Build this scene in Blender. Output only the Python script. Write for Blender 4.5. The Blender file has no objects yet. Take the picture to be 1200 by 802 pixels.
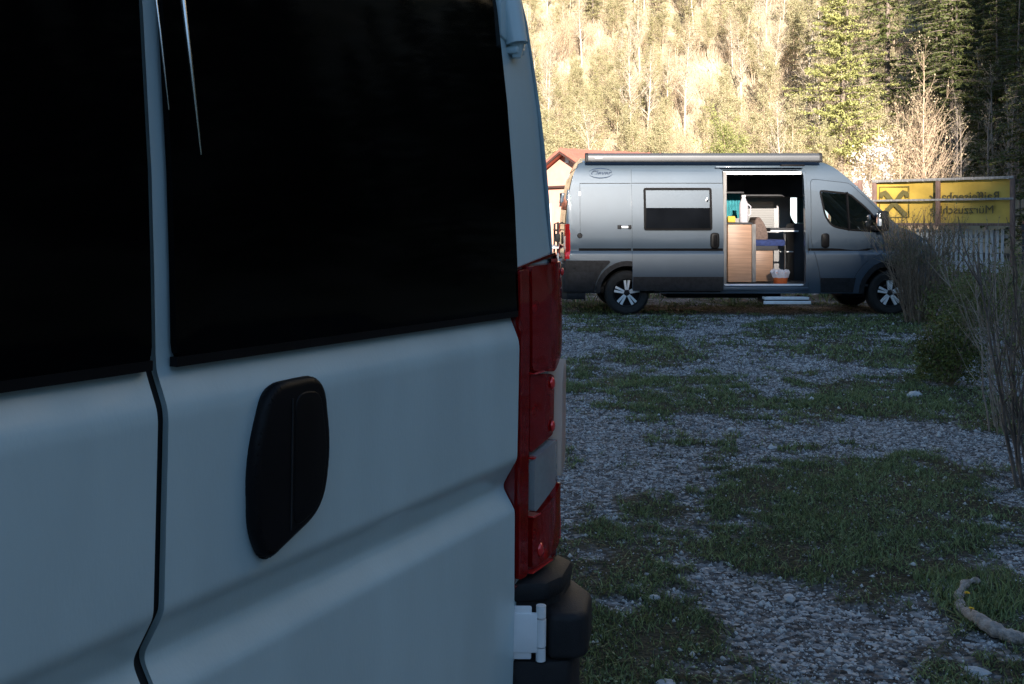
import bpy, bmesh, math, random
import numpy as np
from mathutils import Vector, Matrix, noise as mnoise

R = math.radians
scene = bpy.context.scene
COL = scene.collection
rng = np.random.default_rng(7)
random.seed(7)

# ------------------------------------------------------------------ camera, sky, sun, exposure
cam_d = bpy.data.cameras.new('camera')
cam = bpy.data.objects.new('camera', cam_d); COL.objects.link(cam)
cam.location = (0, 0, 1.45); cam.rotation_euler = (R(90), 0, 0)
cam_d.lens = 35.0; cam_d.sensor_width = 36.0; cam_d.sensor_fit = 'HORIZONTAL'
cam_d.shift_y = -142/1200; cam_d.clip_start = 0.05; cam_d.clip_end = 5000
scene.camera = cam

SUN_EL, SUN_AZ = R(15.6), R(-3.0)        # sun stands behind the camera, a little to its left
SDIR = Vector((math.sin(SUN_AZ)*math.cos(SUN_EL), -math.cos(SUN_AZ)*math.cos(SUN_EL), math.sin(SUN_EL)))
world = bpy.data.worlds.new('World'); scene.world = world; world.use_nodes = True
nt = world.node_tree; bg = nt.nodes['Background']
sky = nt.nodes.new('ShaderNodeTexSky'); sky.sky_type = 'NISHITA'; sky.sun_disc = False
sky.sun_elevation = SUN_EL; sky.sun_rotation = math.atan2(SDIR.x, SDIR.y)
sky.air_density = 1.0; sky.dust_density = 0.0; sky.ozone_density = 1.6
nt.links.new(sky.outputs[0], bg.inputs[0]); bg.inputs[1].default_value = 0.066
sun_d = bpy.data.lights.new('sun', 'SUN'); sun_d.energy = 5.0; sun_d.angle = R(0.53); sun_d.color = (1.0, 0.90, 0.79)
sun = bpy.data.objects.new('sun', sun_d); COL.objects.link(sun)
sun.rotation_euler = SDIR.to_track_quat('Z', 'Y').to_euler(); sun.location = (-5, -50, 40)
scene.view_settings.view_transform = 'Standard'; scene.view_settings.look = 'None'
scene.view_settings.exposure = 1.95; scene.view_settings.gamma = 1.0
scene.render.engine = 'CYCLES'
scene.cycles.max_bounces = 8; scene.cycles.transparent_max_bounces = 8; scene.cycles.use_denoising = True
scene.cycles.denoising_prefilter = 'NONE'; scene.cycles.denoising_input_passes = 'RGB_ALBEDO_NORMAL'

# ------------------------------------------------------------------ materials
def new_mat(name):
    m = bpy.data.materials.new(name); m.use_nodes = True
    return m, m.node_tree, m.node_tree.nodes['Principled BSDF']

def mat(name, col, rough=0.6, metal=0.0, var=0.12, scale=8.0, bump=0.0, bscale=None, coat=0.0, stretch=None, col2=None, spec=None, detail=4.0, thin=0.0):
    m, t, p = new_mat(name)
    N = t.nodes.new; L = t.links.new
    tc = N('ShaderNodeTexCoord'); src = tc.outputs['Object']
    if stretch:
        mp = N('ShaderNodeMapping'); mp.inputs['Scale'].default_value = stretch; L(src, mp.inputs[0]); src = mp.outputs[0]
    nz = N('ShaderNodeTexNoise'); nz.inputs['Scale'].default_value = scale; nz.inputs['Detail'].default_value = detail; L(src, nz.inputs['Vector'])
    cr = N('ShaderNodeValToRGB')
    c = np.array(col); a = col2 if col2 else tuple(np.clip(c*(1-var), 0, 1)); b = tuple(np.clip(c*(1+var), 0, 1))
    cr.color_ramp.elements[0].position = 0.36; cr.color_ramp.elements[1].position = 0.66
    cr.color_ramp.elements[0].color = (*a, 1); cr.color_ramp.elements[1].color = (*b, 1)
    L(nz.outputs[0], cr.inputs[0]); L(cr.outputs[0], p.inputs['Base Color'])
    p.inputs['Roughness'].default_value = rough; p.inputs['Metallic'].default_value = metal
    p.inputs['Coat Weight'].default_value = coat; p.inputs['Coat Roughness'].default_value = 0.04
    if spec is not None: p.inputs['Specular IOR Level'].default_value = spec
    if bump:
        n2 = N('ShaderNodeTexNoise'); n2.inputs['Scale'].default_value = bscale or scale*4; n2.inputs['Detail'].default_value = 3; L(src, n2.inputs['Vector'])
        bp = N('ShaderNodeBump'); bp.inputs['Strength'].default_value = bump; bp.inputs['Distance'].default_value = 0.02
        L(n2.outputs[0], bp.inputs['Height']); L(bp.outputs[0], p.inputs['Normal'])
    return m

def leaf_mat(name, c1, c2, scale=3.0, trans=0.35, rough=0.6):
    m, t, p = new_mat(name); N = t.nodes.new; L = t.links.new
    g = N('ShaderNodeNewGeometry'); nz = N('ShaderNodeTexNoise'); nz.inputs['Scale'].default_value = scale
    L(g.outputs['Position'], nz.inputs['Vector'])
    mx = N('ShaderNodeMath'); mx.operation = 'MULTIPLY_ADD'; mx.inputs[1].default_value = 0.55; L(g.outputs['Random Per Island'], mx.inputs[0])
    sc = N('ShaderNodeMath'); sc.operation = 'MULTIPLY'; sc.inputs[1].default_value = 0.55; L(nz.outputs[0], sc.inputs[0]); L(sc.outputs[0], mx.inputs[2])
    cr = N('ShaderNodeValToRGB'); cr.color_ramp.elements[0].color = (*c1, 1); cr.color_ramp.elements[1].color = (*c2, 1)
    cr.color_ramp.elements[0].position = 0.2; cr.color_ramp.elements[1].position = 0.85
    L(mx.outputs[0], cr.inputs[0]); L(cr.outputs[0], p.inputs['Base Color']); p.inputs['Roughness'].default_value = rough
    p.inputs['Specular IOR Level'].default_value = 0.25
    if trans:
        tr = N('ShaderNodeBsdfTranslucent'); L(cr.outputs[0], tr.inputs[0])
        ms = N('ShaderNodeMixShader'); ms.inputs[0].default_value = trans
        L(p.outputs[0], ms.inputs[1]); L(tr.outputs[0], ms.inputs[2]); L(ms.outputs[0], t.nodes['Material Output'].inputs[0])
    return m

def glass_mat(name, tint=(0.80, 0.85, 0.85), mixf=0.10):
    m, t, p = new_mat(name); N = t.nodes.new; L = t.links.new
    t.nodes.remove(p)
    tr = N('ShaderNodeBsdfTransparent'); nz = N('ShaderNodeTexNoise'); nz.inputs['Scale'].default_value = 3
    mxc = N('ShaderNodeMixRGB'); mxc.inputs[1].default_value = (*tint, 1); mxc.inputs[2].default_value = (*[c*0.92 for c in tint], 1)
    L(nz.outputs[0], mxc.inputs[0]); L(mxc.outputs[0], tr.inputs[0])
    gl = N('ShaderNodeBsdfGlossy'); gl.inputs['Roughness'].default_value = 0.02
    fr = N('ShaderNodeFresnel'); fr.inputs[0].default_value = 1.55
    ad = N('ShaderNodeMath'); ad.operation = 'ADD'; ad.inputs[1].default_value = mixf; L(fr.outputs[0], ad.inputs[0])
    ms = N('ShaderNodeMixShader'); L(ad.outputs[0], ms.inputs[0]); L(tr.outputs[0], ms.inputs[1]); L(gl.outputs[0], ms.inputs[2])
    L(ms.outputs[0], t.nodes['Material Output'].inputs[0])
    return m

M = {}
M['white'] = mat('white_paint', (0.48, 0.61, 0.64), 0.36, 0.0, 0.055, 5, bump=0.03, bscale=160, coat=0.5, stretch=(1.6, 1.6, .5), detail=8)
M['white_trim'] = mat('white_metal', (0.80, 0.81, 0.82), 0.4, 0, 0.05, 14)
M['grey'] = mat('grey_metallic_paint', (0.050, 0.076, 0.106), 0.45, 0.15, 0.05, 2.0, coat=0.9)
M['black_plastic'] = mat('black_textured_plastic', (0.018, 0.018, 0.020), 0.6, 0, 0.25, 20, bump=0.12, bscale=350, spec=0.25)
M['black_gloss'] = mat('black_gloss_plastic', (0.005, 0.005, 0.006), 0.55, 0, 0.2, 6, spec=0.08)
M['handle'] = mat('black_handle_plastic', (0.005, 0.005, 0.006), 0.45, 0, 0.2, 14, spec=0.15)
M['rubber'] = mat('black_rubber', (0.012, 0.012, 0.012), 0.75, 0, 0.3, 20, bump=0.1)
M['glass_dark'] = mat('dark_privacy_glass', (0.001, 0.001, 0.0013), 0.05, 0, 0.3, 2, spec=0.06)
M['glass_far'] = mat('dark_tinted_glass', (0.006, 0.007, 0.009), 0.03, 0, 0.3, 2, spec=0.13)
M['glass'] = glass_mat('window_glass')
M['chrome'] = mat('polished_metal', (0.75, 0.75, 0.77), 0.18, 1.0, 0.04, 10)
M['alu'] = mat('brushed_aluminium', (0.86, 0.87, 0.88), 0.35, 0.1, 0.06, 30, stretch=(1, 12, 12))
M['red_lens'] = mat('red_lamp_lens', (0.40, 0.010, 0.012), 0.09, 0, 0.16, 4, coat=0.8)
M['red_dark'] = mat('dark_red_lamp_lens', (0.17, 0.005, 0.006), 0.10, 0, 0.2, 5, coat=0.6)
M['red_spot'] = mat('bright_red_spot', (0.75, 0.03, 0.03), 0.2, 0.3, 0.1, 30, coat=1)
M['clear_lens'] = mat('clear_lamp_lens', (0.38, 0.40, 0.41), 0.15, 0.45, 0.15, 10, coat=0.8)
def lens_mat(name, tint, rough=.03, fac=.10):
    m, t, p = new_mat(name); N = t.nodes.new; L = t.links.new; t.nodes.remove(p)
    nz = N('ShaderNodeTexNoise'); nz.inputs['Scale'].default_value = 12; mc = N('ShaderNodeMixRGB'); mc.inputs[1].default_value = (*tint, 1); mc.inputs[2].default_value = (*[c*.8 for c in tint], 1); L(nz.outputs[0], mc.inputs[0])
    tr = N('ShaderNodeBsdfTransparent'); L(mc.outputs[0], tr.inputs[0]); df = N('ShaderNodeBsdfDiffuse'); L(mc.outputs[0], df.inputs[0])
    m0 = N('ShaderNodeMixShader'); m0.inputs[0].default_value = .30; L(tr.outputs[0], m0.inputs[1]); L(df.outputs[0], m0.inputs[2])
    gl = N('ShaderNodeBsdfGlossy'); gl.inputs['Roughness'].default_value = rough; fr = N('ShaderNodeFresnel'); fr.inputs[0].default_value = 1.5
    ms = N('ShaderNodeMixShader'); L(fr.outputs[0], ms.inputs[0]); L(m0.outputs[0], ms.inputs[1]); L(gl.outputs[0], ms.inputs[2]); L(ms.outputs[0], t.nodes['Material Output'].inputs[0])
    return m
M['lamp_red'] = lens_mat('translucent_red_lens', (0.66, 0.020, 0.018)); M['lamp_clear'] = lens_mat('translucent_clear_lens', (0.80, 0.82, 0.83))
M['bowl'] = mat('lamp_reflector_bowl', (0.62, 0.62, 0.63), 0.22, 0.8, 0.08, 30)
M['backlit_lens'] = leaf_mat('backlit_lamp_lens', (0.80, 0.78, 0.74), (0.86, 0.84, 0.80), 10, 0.75, 0.2)  # cream base stands for hillside light glowing through a clear lens
M['wood_veneer'] = mat('wood_veneer', (0.46, 0.27, 0.17), 0.45, 0, 0.16, 5, stretch=(0.6, 0.6, 14), detail=6)
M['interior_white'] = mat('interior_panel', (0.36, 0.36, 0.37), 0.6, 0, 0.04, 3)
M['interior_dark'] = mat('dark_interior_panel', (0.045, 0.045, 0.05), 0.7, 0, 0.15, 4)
M['fabric_brown'] = mat('brown_seat_fabric', (0.17, 0.12, 0.10), 0.9, 0, 0.2, 30, bump=0.2)
M['fabric_blue'] = mat('blue_seat_fabric', (0.03, 0.05, 0.16), 0.9, 0, 0.25, 22, bump=0.2)
M['turquoise'] = mat('turquoise_curtain', (0.08, 0.42, 0.48), 0.8, 0, 0.1, 8)
M['orange'] = mat('orange_bucket_plastic', (0.62, 0.13, 0.03), 0.45, 0, 0.06, 9)
M['bag'] = mat('white_bin_liner', (0.58, 0.56, 0.60), 0.5, 0, 0.08, 18, bump=0.3)
M['yellow_sponge'] = mat('yellow_sponge', (0.70, 0.45, 0.07), 0.9, 0, 0.1, 40, bump=0.3)
M['yellow_banner'] = mat('yellow_banner_cloth', (0.50, 0.33, 0.055), 0.65, 0, 0.10, 2.5, bump=0.25, bscale=3.5)
M['print'] = mat('dark_banner_print', (0.085, 0.068, 0.025), 0.7, 0, 0.2, 12)
M['timber'] = mat('weathered_brown_timber', (0.17, 0.105, 0.085), 0.85, 0, 0.25, 6, stretch=(6, 6, 0.8), bump=0.3)
M['timber_grey'] = mat('grey_weathered_timber', (0.26, 0.25, 0.24), 0.9, 0, 0.25, 6, stretch=(6, 6, 0.8), bump=0.3)
M['slat'] = mat('pale_grey_slat', (0.40, 0.42, 0.45), 0.85, 0, 0.18, 7, stretch=(4, 4, 0.8))
M['dark_board'] = mat('dark_fence_board', (0.06, 0.06, 0.06), 0.85, 0, 0.25, 6, stretch=(1, 6, 6))
M['house_wall'] = mat('salmon_plaster', (0.62, 0.33, 0.25), 0.9, 0, 0.07, 3, bump=0.1)
M['house_roof'] = mat('red_roof_sheet', (0.46, 0.14, 0.10), 0.7, 0, 0.10, 5)
M['house_trim'] = mat('dark_brown_trim', (0.06, 0.025, 0.02), 0.8, 0, 0.2, 7)
M['bark'] = mat('brown_bark', (0.16, 0.125, 0.10), 0.9, 0, 0.3, 9, stretch=(3, 3, 0.7), bump=0.3)
M['bark_pale'] = mat('pale_birch_bark', (0.44, 0.38, 0.31), 0.85, 0, 0.15, 5, stretch=(2, 2, 1))
M['twig'] = mat('grey_brown_twig', (0.21, 0.155, 0.11), 0.9, 0, 0.35, 20)
M['twig_dark'] = mat('dark_brown_twig', (0.12, 0.095, 0.08), 0.9, 0, 0.4, 12)
M['twig_pale'] = mat('pale_grey_twig', (0.26, 0.215, 0.18), 0.9, 0, 0.3, 20)
M['twig_dry'] = mat('warm_dry_twig', (0.44, 0.33, 0.23), 0.9, 0, 0.2, 6)
M['log'] = mat('bleached_driftwood', (0.30, 0.265, 0.24), 0.9, 0, 0.3, 14, stretch=(3, 3, 3), bump=0.5, bscale=40)
M['stone'] = mat('pale_stone', (0.42, 0.43, 0.44), 0.85, 0, 0.2, 18, bump=0.5, bscale=45)
M['pebble'] = leaf_mat('gravel_stone', (0.030, 0.032, 0.035), (0.54, 0.545, 0.545), 9, 0, 0.85)
M['leaf_young'] = leaf_mat('young_leaf', (0.27, 0.25, 0.13), (0.50, 0.46, 0.28), 0.6)
M['leaf_fresh'] = leaf_mat('fresh_green_leaf', (0.20, 0.22, 0.07), (0.38, 0.39, 0.15), 0.9)
M['leaf_bud'] = leaf_mat('budding_leaf', (0.38, 0.31, 0.20), (0.56, 0.48, 0.31), 0.7)
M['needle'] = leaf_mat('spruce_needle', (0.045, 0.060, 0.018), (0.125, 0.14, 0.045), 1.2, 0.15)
M['needle_sunlit'] = leaf_mat('sunny_spruce_needle', (0.20, 0.19, 0.09), (0.47, 0.43, 0.22), 1.2, 0.2)  # spruce needles with the slope's sunlight lightened into their colour
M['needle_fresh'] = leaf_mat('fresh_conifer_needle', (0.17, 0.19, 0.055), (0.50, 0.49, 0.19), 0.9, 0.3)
M['blossom'] = leaf_mat('white_blossom', (0.6, 0.55, 0.48), (0.85, 0.80, 0.74), 2.0, 0.3)
M['leaf_box'] = leaf_mat('box_leaf', (0.028, 0.046, 0.014), (0.13, 0.145, 0.035), 6, 0.15, 0.55)
M['leaf_bush'] = leaf_mat('dull_green_leaf', (0.05, 0.07, 0.025), (0.18, 0.20, 0.075), 5, 0.2)
M['grass'] = leaf_mat('grass_blade', (0.022, 0.036, 0.012), (0.24, 0.31, 0.135), 1.3, 0.2, 0.55)
M['clover'] = leaf_mat('clover_leaf', (0.04, 0.07, 0.03), (0.24, 0.31, 0.17), 2.2, 0.2, 0.5)
M['brush'] = leaf_mat('dry_hill_grass', (0.32, 0.25, 0.17), (0.54, 0.44, 0.33), 0.25, 0.3)
M['dandelion'] = mat('yellow_petal', (0.75, 0.48, 0.02), 0.7, 0, 0.1, 30)
M['pale_sign'] = mat('pale_blue_panel', (0.50, 0.60, 0.66), 0.6, 0, 0.06, 4)

# ------------------------------------------------------------------ object helpers
def finish_mesh(me, angle=35):
    if angle:
        me.polygons.foreach_set('use_smooth', [True]*len(me.polygons))
        try: me.set_sharp_from_angle(angle=R(angle))
        except Exception: pass

def link(name, me, m, parent=None):
    if m is not None and not me.materials: me.materials.append(m)
    o = bpy.data.objects.new(name, me); COL.objects.link(o)
    if parent: o.parent = parent
    return o

def tag(o, label=None, cat=None, group=None, kind=None):
    if label: o['label'] = label
    if cat: o['category'] = cat
    if group: o['group'] = group
    if kind: o['kind'] = kind
    return o

def thing(name, label, cat, loc=(0, 0, 0), rz=0, group=None):
    o = bpy.data.objects.new(name, None); COL.objects.link(o); o.empty_display_size = 0.2
    o.location = loc; o.rotation_euler = (0, 0, rz)
    return tag(o, label, cat, group)

def copy_tree(o, parent=None):
    c = o.copy(); COL.objects.link(c)
    if parent: c.parent = parent
    for ch in list(o.children): copy_tree(ch, c)
    return c

class MB:
    def __init__(s): s.bm = bmesh.new()
    def box(s, x0, x1, y0, y1, z0, z1, bevel=0.0, segs=2):
        b = bmesh.new(); bmesh.ops.create_cube(b, size=1)
        sx, sy, sz = abs(x1-x0), abs(y1-y0), abs(z1-z0)
        for v in b.verts: v.co = Vector(((x0+x1)/2+v.co.x*sx, (y0+y1)/2+v.co.y*sy, (z0+z1)/2+v.co.z*sz))
        if bevel: bmesh.ops.bevel(b, geom=list(b.edges), offset=min(bevel, sx*.45, sy*.45, sz*.45), segments=segs, affect='EDGES', profile=0.5)
        s._merge(b); return s
    def _merge(s, b, mtx=None):
        me = bpy.data.meshes.new('t'); b.to_mesh(me); b.free()
        if mtx: me.transform(mtx)
        s.bm.from_mesh(me); bpy.data.meshes.remove(me)
    def tube(s, pts, radii, n=8, cap=True):
        pts = [Vector(p) for p in pts]
        if not hasattr(radii, '__len__'): radii = [radii]*len(pts)
        rings = []; up = Vector((0.13, 0.21, 0.97))
        for i, p in enumerate(pts):
            d = (pts[min(i+1, len(pts)-1)]-pts[max(i-1, 0)]).normalized()
            a = d.cross(up)
            if a.length < 0.05: a = d.cross(Vector((1, 0, 0)))
            a.normalize(); b2 = d.cross(a)
            rings.append([s.bm.verts.new(p+(a*math.cos(2*math.pi*k/n)+b2*math.sin(2*math.pi*k/n))*radii[i]) for k in range(n)])
        for i in range(len(rings)-1):
            for k in range(n): s.bm.faces.new((rings[i][k], rings[i][(k+1) % n], rings[i+1][(k+1) % n], rings[i+1][k]))
        if cap: s.bm.faces.new(rings[0][::-1]); s.bm.faces.new(rings[-1])
        return s
    def prism(s, poly, axis, a0, a1, bevel=0.0, segs=2):
        # poly: list of 2D points in the plane of the other two axes, extruded along axis ('x','y','z')
        b = bmesh.new()
        def P(q, a):
            return {'x': (a, q[0], q[1]), 'y': (q[0], a, q[1]), 'z': (q[0], q[1], a)}[axis]
        lo = [b.verts.new(P(q, a0)) for q in poly]; hi = [b.verts.new(P(q, a1)) for q in poly]
        b.faces.new(lo[::-1]); b.faces.new(hi); n = len(poly)
        for i in range(n): b.faces.new((lo[i], lo[(i+1) % n], hi[(i+1) % n], hi[i]))
        bmesh.ops.recalc_face_normals(b, faces=list(b.faces))
        if bevel: bmesh.ops.bevel(b, geom=list(b.edges), offset=bevel, segments=segs, affect='EDGES', profile=0.5)
        s._merge(b); return s
    def lathe(s, prof, n=32, axis='y', c=(0, 0, 0), caps=True):
        rings = []
        for r, a in prof:
            ring = []
            for k in range(n):
                t = 2*math.pi*k/n
                if axis == 'y': p = (c[0]+r*math.cos(t), c[1]+a, c[2]+r*math.sin(t))
                elif axis == 'z': p = (c[0]+r*math.cos(t), c[1]+r*math.sin(t), c[2]+a)
                else: p = (c[0]+a, c[1]+r*math.cos(t), c[2]+r*math.sin(t))
                ring.append(s.bm.verts.new(p))
            rings.append(ring)
        for i in range(len(rings)-1):
            for k in range(n): s.bm.faces.new((rings[i][k], rings[i][(k+1) % n], rings[i+1][(k+1) % n], rings[i+1][k]))
        for ring, q in ((rings[0], prof[0]), (rings[-1], prof[-1])):
            if q[0] > 1e-4 and caps: s.bm.faces.new(ring)
        return s
    def sheet(s, poly, holes, cuts_a, cuts_b, mapf, thick=None):
        # flat region (with holes) in (a,b), cut along lines and mapped to 3-D
        b = bmesh.new()
        for loop in [poly]+list(holes):
            vs = [b.verts.new((p[0], p[1], 0)) for p in loop]
            for i in range(len(vs)): b.edges.new((vs[i], vs[(i+1) % len(vs)]))
        bmesh.ops.triangle_fill(b, use_beauty=True, use_dissolve=False, edges=list(b.edges), normal=(0, 0, 1))
        for ax, cuts in ((0, cuts_a), (1, cuts_b)):
            for c in cuts:
                no = (1, 0, 0) if ax == 0 else (0, 1, 0); co = (c, 0, 0) if ax == 0 else (0, c, 0)
                bmesh.ops.bisect_plane(b, geom=list(b.verts)+list(b.edges)+list(b.faces), dist=1e-6, plane_co=co, plane_no=no)
        for v in b.verts: v.co = Vector(mapf(v.co.x, v.co.y))
        bmesh.ops.recalc_face_normals(b, faces=list(b.faces))
        if thick:
            be = [e for e in b.edges if e.is_boundary]
            r = bmesh.ops.extrude_edge_only(b, edges=be)
            for v in [g for g in r['geom'] if isinstance(g, bmesh.types.BMVert)]: v.co += Vector(thick)
        s._merge(b); return s
    def build(s, name, m, parent=None, angle=35):
        bmesh.ops.recalc_face_normals(s.bm, faces=list(s.bm.faces))
        me = bpy.data.meshes.new(name); s.bm.to_mesh(me); s.bm.free(); finish_mesh(me, angle)
        return link(name, me, m, parent)

def np_mesh(name, verts, faces):
    verts = np.asarray(verts, np.float32).reshape(-1, 3); faces = np.asarray(faces, np.int32)
    k = faces.shape[1]; me = bpy.data.meshes.new(name)
    me.vertices.add(len(verts)); me.vertices.foreach_set('co', verts.ravel())
    me.loops.add(faces.size); me.loops.foreach_set('vertex_index', faces.ravel())
    me.polygons.add(len(faces)); me.polygons.foreach_set('loop_start', np.arange(0, faces.size, k, dtype=np.int32))
    try: me.polygons.foreach_set('loop_total', np.full(len(faces), k, np.int32))
    except Exception: pass
    me.update(); me.validate()
    return me

def interp(tab, x):
    xs = [t[0] for t in tab]; ys = [t[1] for t in tab]
    return float(np.interp(x, xs, ys))

def round_poly(pts, r, n=4):
    out = []
    N = len(pts)
    for i in range(N):
        p = Vector(pts[i]); a = Vector(pts[i-1]); c = Vector(pts[(i+1) % N])
        ri = r[i] if hasattr(r, '__len__') else r
        d1 = (a-p); d2 = (c-p); k = min(ri, d1.length*.45, d2.length*.45)
        q0 = p+d1.normalized()*k; q1 = p+d2.normalized()*k
        for j in range(n+1):
            t = j/n; out.append(tuple(q0*(1-t)**2+p*2*t*(1-t)+q1*t*t))
    return out

# ------------------------------------------------------------------ terrain
def gx(px, Y): return (px-600)/1167*Y
def gy(py): return 1.45*1167/(py-259)

def hill_h(x, y):
    a = y-54
    front = 0.55*(a*0.5+np.sqrt((a*0.5)**2+16)) - 0.55*1.2
    b = x-26
    right = 0.8*(b*0.5+np.sqrt((b*0.5)**2+9)) - 1.0
    h = np.maximum(front, 0)+np.maximum(right, 0)
    bump = 0.7*np.sin(x*0.21+y*0.13)+0.5*np.sin(x*0.47-y*0.33+1.2)+0.4*np.sin(y*0.71+x*0.2)
    return h-0.35+bump*np.clip(h/8, 0, 1)

# grass patches of the parking ground: ellipses (x, y, rx, ry) in metres from pixel estimates
def ell(x0, x1, y0, y1):
    ya, yb = gy(y1), gy(y0); yc = (ya+yb)/2
    return ((gx(x0, yc)+gx(x1, yc))/2, yc, abs(gx(x1, yc)-gx(x0, yc))/2, (yb-ya)/2)
GRASS = [ell(*e) for e in [(640, 770, 345, 383), (770, 1000, 350, 360), (945, 1140, 366, 394), (870, 1100, 388, 428), (700, 830, 410, 433), (640, 716, 420, 440),
    (700, 890, 434, 482), (840, 1120, 440, 490), (640, 690, 448, 462), (690, 800, 470, 492), (760, 900, 502, 540), (850, 1180, 525, 640), (738, 795, 588, 616), (640, 790, 622, 730),
    (780, 1200, 600, 690), (660, 860, 690, 830), (960, 1230, 620, 760), (1040, 1300, 640, 900), (1090, 1200, 430, 560), (750, 790, 398, 408), (880, 920, 380, 390), (560, 900, 760, 900)]]
GRAV = [ell(*e) for e in [(955, 1112, 487, 528), (850, 1010, 668, 790), (960, 1060, 735, 810), (780, 880, 650, 690), (860, 960, 452, 470), (700, 760, 700, 720)]]
def vnoise(x, y, s, seed=0):
    xi = x*s+seed*17.3; yi = y*s+seed*9.1
    x0 = np.floor(xi).astype(int); y0 = np.floor(yi).astype(int); fx = xi-x0; fy = yi-y0
    fx = fx*fx*(3-2*fx); fy = fy*fy*(3-2*fy)
    def h(a, b):
        n = np.sin(a*127.1+b*311.7+seed*74.7)*43758.5453
        return n-np.floor(n)
    return (h(x0, y0)*(1-fx)+h(x0+1, y0)*fx)*(1-fy)+(h(x0, y0+1)*(1-fx)+h(x0+1, y0+1)*fx)*fy
def grass_mask(x, y):
    v = np.full(np.shape(x), -.50)
    n = (vnoise(x, y, .9, 1)-.5)*0.75+(vnoise(x, y, 2.3, 2)-.5)*0.75+(vnoise(x, y, 6, 3)-.5)*0.7+(vnoise(x, y, 15, 9)-.5)*0.75
    for (cx, cy, rx, ry) in GRASS:
        d = 1-np.sqrt(((x-cx)/rx)**2+((y-cy)/ry)**2); v = np.maximum(v, np.minimum(d*.8-.02, 0.34))
    for (cx, cy, rx, ry) in GRAV:
        d = 1-np.sqrt(((x-cx)/rx)**2+((y-cy)/ry)**2); v = v-np.clip(d*1.4+.10, 0, .44)
    v = np.where((y > 18.5), 0.12, v)
    return np.clip((v+n*1.12)*2.0+0.74, 0, 1)

def build_ground():
    xs = np.concatenate([np.linspace(-8, -1, 25), np.linspace(-0.9, 9, 200), np.linspace(9.2, 22, 50)])
    ys = np.concatenate([np.linspace(-6, 2, 20), np.linspace(2.1, 9, 190), np.linspace(9.06, 20, 150), np.linspace(20.3, 46, 50)])
    X, Y = np.meshgrid(xs, ys); Z = 0.035*(vnoise(X, Y, 0.6, 5)-.5)+0.014*(vnoise(X, Y, 3.1, 6)-.5)
    G = grass_mask(X, Y); Z = Z+G*0.012
    nx, ny = len(xs), len(ys)
    i = np.arange(nx*ny).reshape(ny, nx)
    F = np.stack([i[:-1, :-1], i[:-1, 1:], i[1:, 1:], i[1:, :-1]], -1).reshape(-1, 4)
    me = np_mesh('parking_ground', np.stack([X, Y, Z], -1), F)
    at = me.attributes.new('grass', 'FLOAT', 'POINT'); at.data.foreach_set('value', G.ravel().astype(np.float32))
    finish_mesh(me, 60)
    m, t, p = new_mat('gravel_soil_and_gap_shade'); N = t.nodes.new; L = t.links.new
    tc = N('ShaderNodeTexCoord')
    vo = N('ShaderNodeTexVoronoi'); vo.inputs['Scale'].default_value = 48; L(tc.outputs['Object'], vo.inputs['Vector'])
    vo2 = N('ShaderNodeTexVoronoi'); vo2.inputs['Scale'].default_value = 22; L(tc.outputs['Object'], vo2.inputs['Vector'])
    bw = N('ShaderNodeSeparateColor'); L(vo.outputs['Color'], bw.inputs[0])
    cr = N('ShaderNodeValToRGB'); e = cr.color_ramp.elements
    e[0].color = (0.018, 0.019, 0.021, 1); e[1].color = (0.42, 0.425, 0.43, 1); e.new(0.6).color = (0.12, 0.124, 0.13, 1); L(bw.outputs[0], cr.inputs[0])  # dark end is soil plus the shade between stones, put into the colour
    nz = N('ShaderNodeTexNoise'); nz.inputs['Scale'].default_value = 6; nz.inputs['Detail'].default_value = 6; L(tc.outputs['Object'], nz.inputs['Vector'])
    so = N('ShaderNodeValToRGB'); so.color_ramp.elements[0].color = (0.012, 0.013, 0.008, 1); so.color_ramp.elements[1].color = (0.05, 0.048, 0.030, 1); L(nz.outputs[0], so.inputs[0])
    at = N('ShaderNodeAttribute'); at.attribute_name = 'grass'
    mx = N('ShaderNodeMixRGB'); L(at.outputs['Fac'], mx.inputs[0]); L(cr.outputs[0], mx.inputs[1]); L(so.outputs[0], mx.inputs[2])
    L(mx.outputs[0], p.inputs['Base Color']); p.inputs['Roughness'].default_value = 0.9; p.inputs['Specular IOR Level'].default_value = 0.25
    b1 = N('ShaderNodeBump'); b1.inputs['Strength'].default_value = 0.8; b1.inputs['Distance'].default_value = 0.02; L(vo.outputs['Distance'], b1.inputs['Height']); b1.invert = True
    b2 = N('ShaderNodeBump'); b2.inputs['Strength'].default_value = 0.5; b2.inputs['Distance'].default_value = 0.03; L(vo2.outputs['Distance'], b2.inputs['Height']); L(b1.outputs[0], b2.inputs['Normal']); b2.invert = True
    L(b2.outputs[0], p.inputs['Normal'])
    tag(link('gravel_ground', me, m), 'grey gravel parking ground with grassy patches', kind='structure')
    big = np_mesh('meadow', [(-900, -900, -.06), (900, -900, -.06), (900, 900, -.06), (-900, 900, -.06)], [(0, 1, 2, 3)])
    mm = mat('meadow_grass', (0.055, 0.075, 0.03), 0.9, 0, 0.4, 0.8)
    tag(link('meadow', big, mm), 'flat grassy valley floor beyond the gravel', kind='structure')
build_ground()

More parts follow.
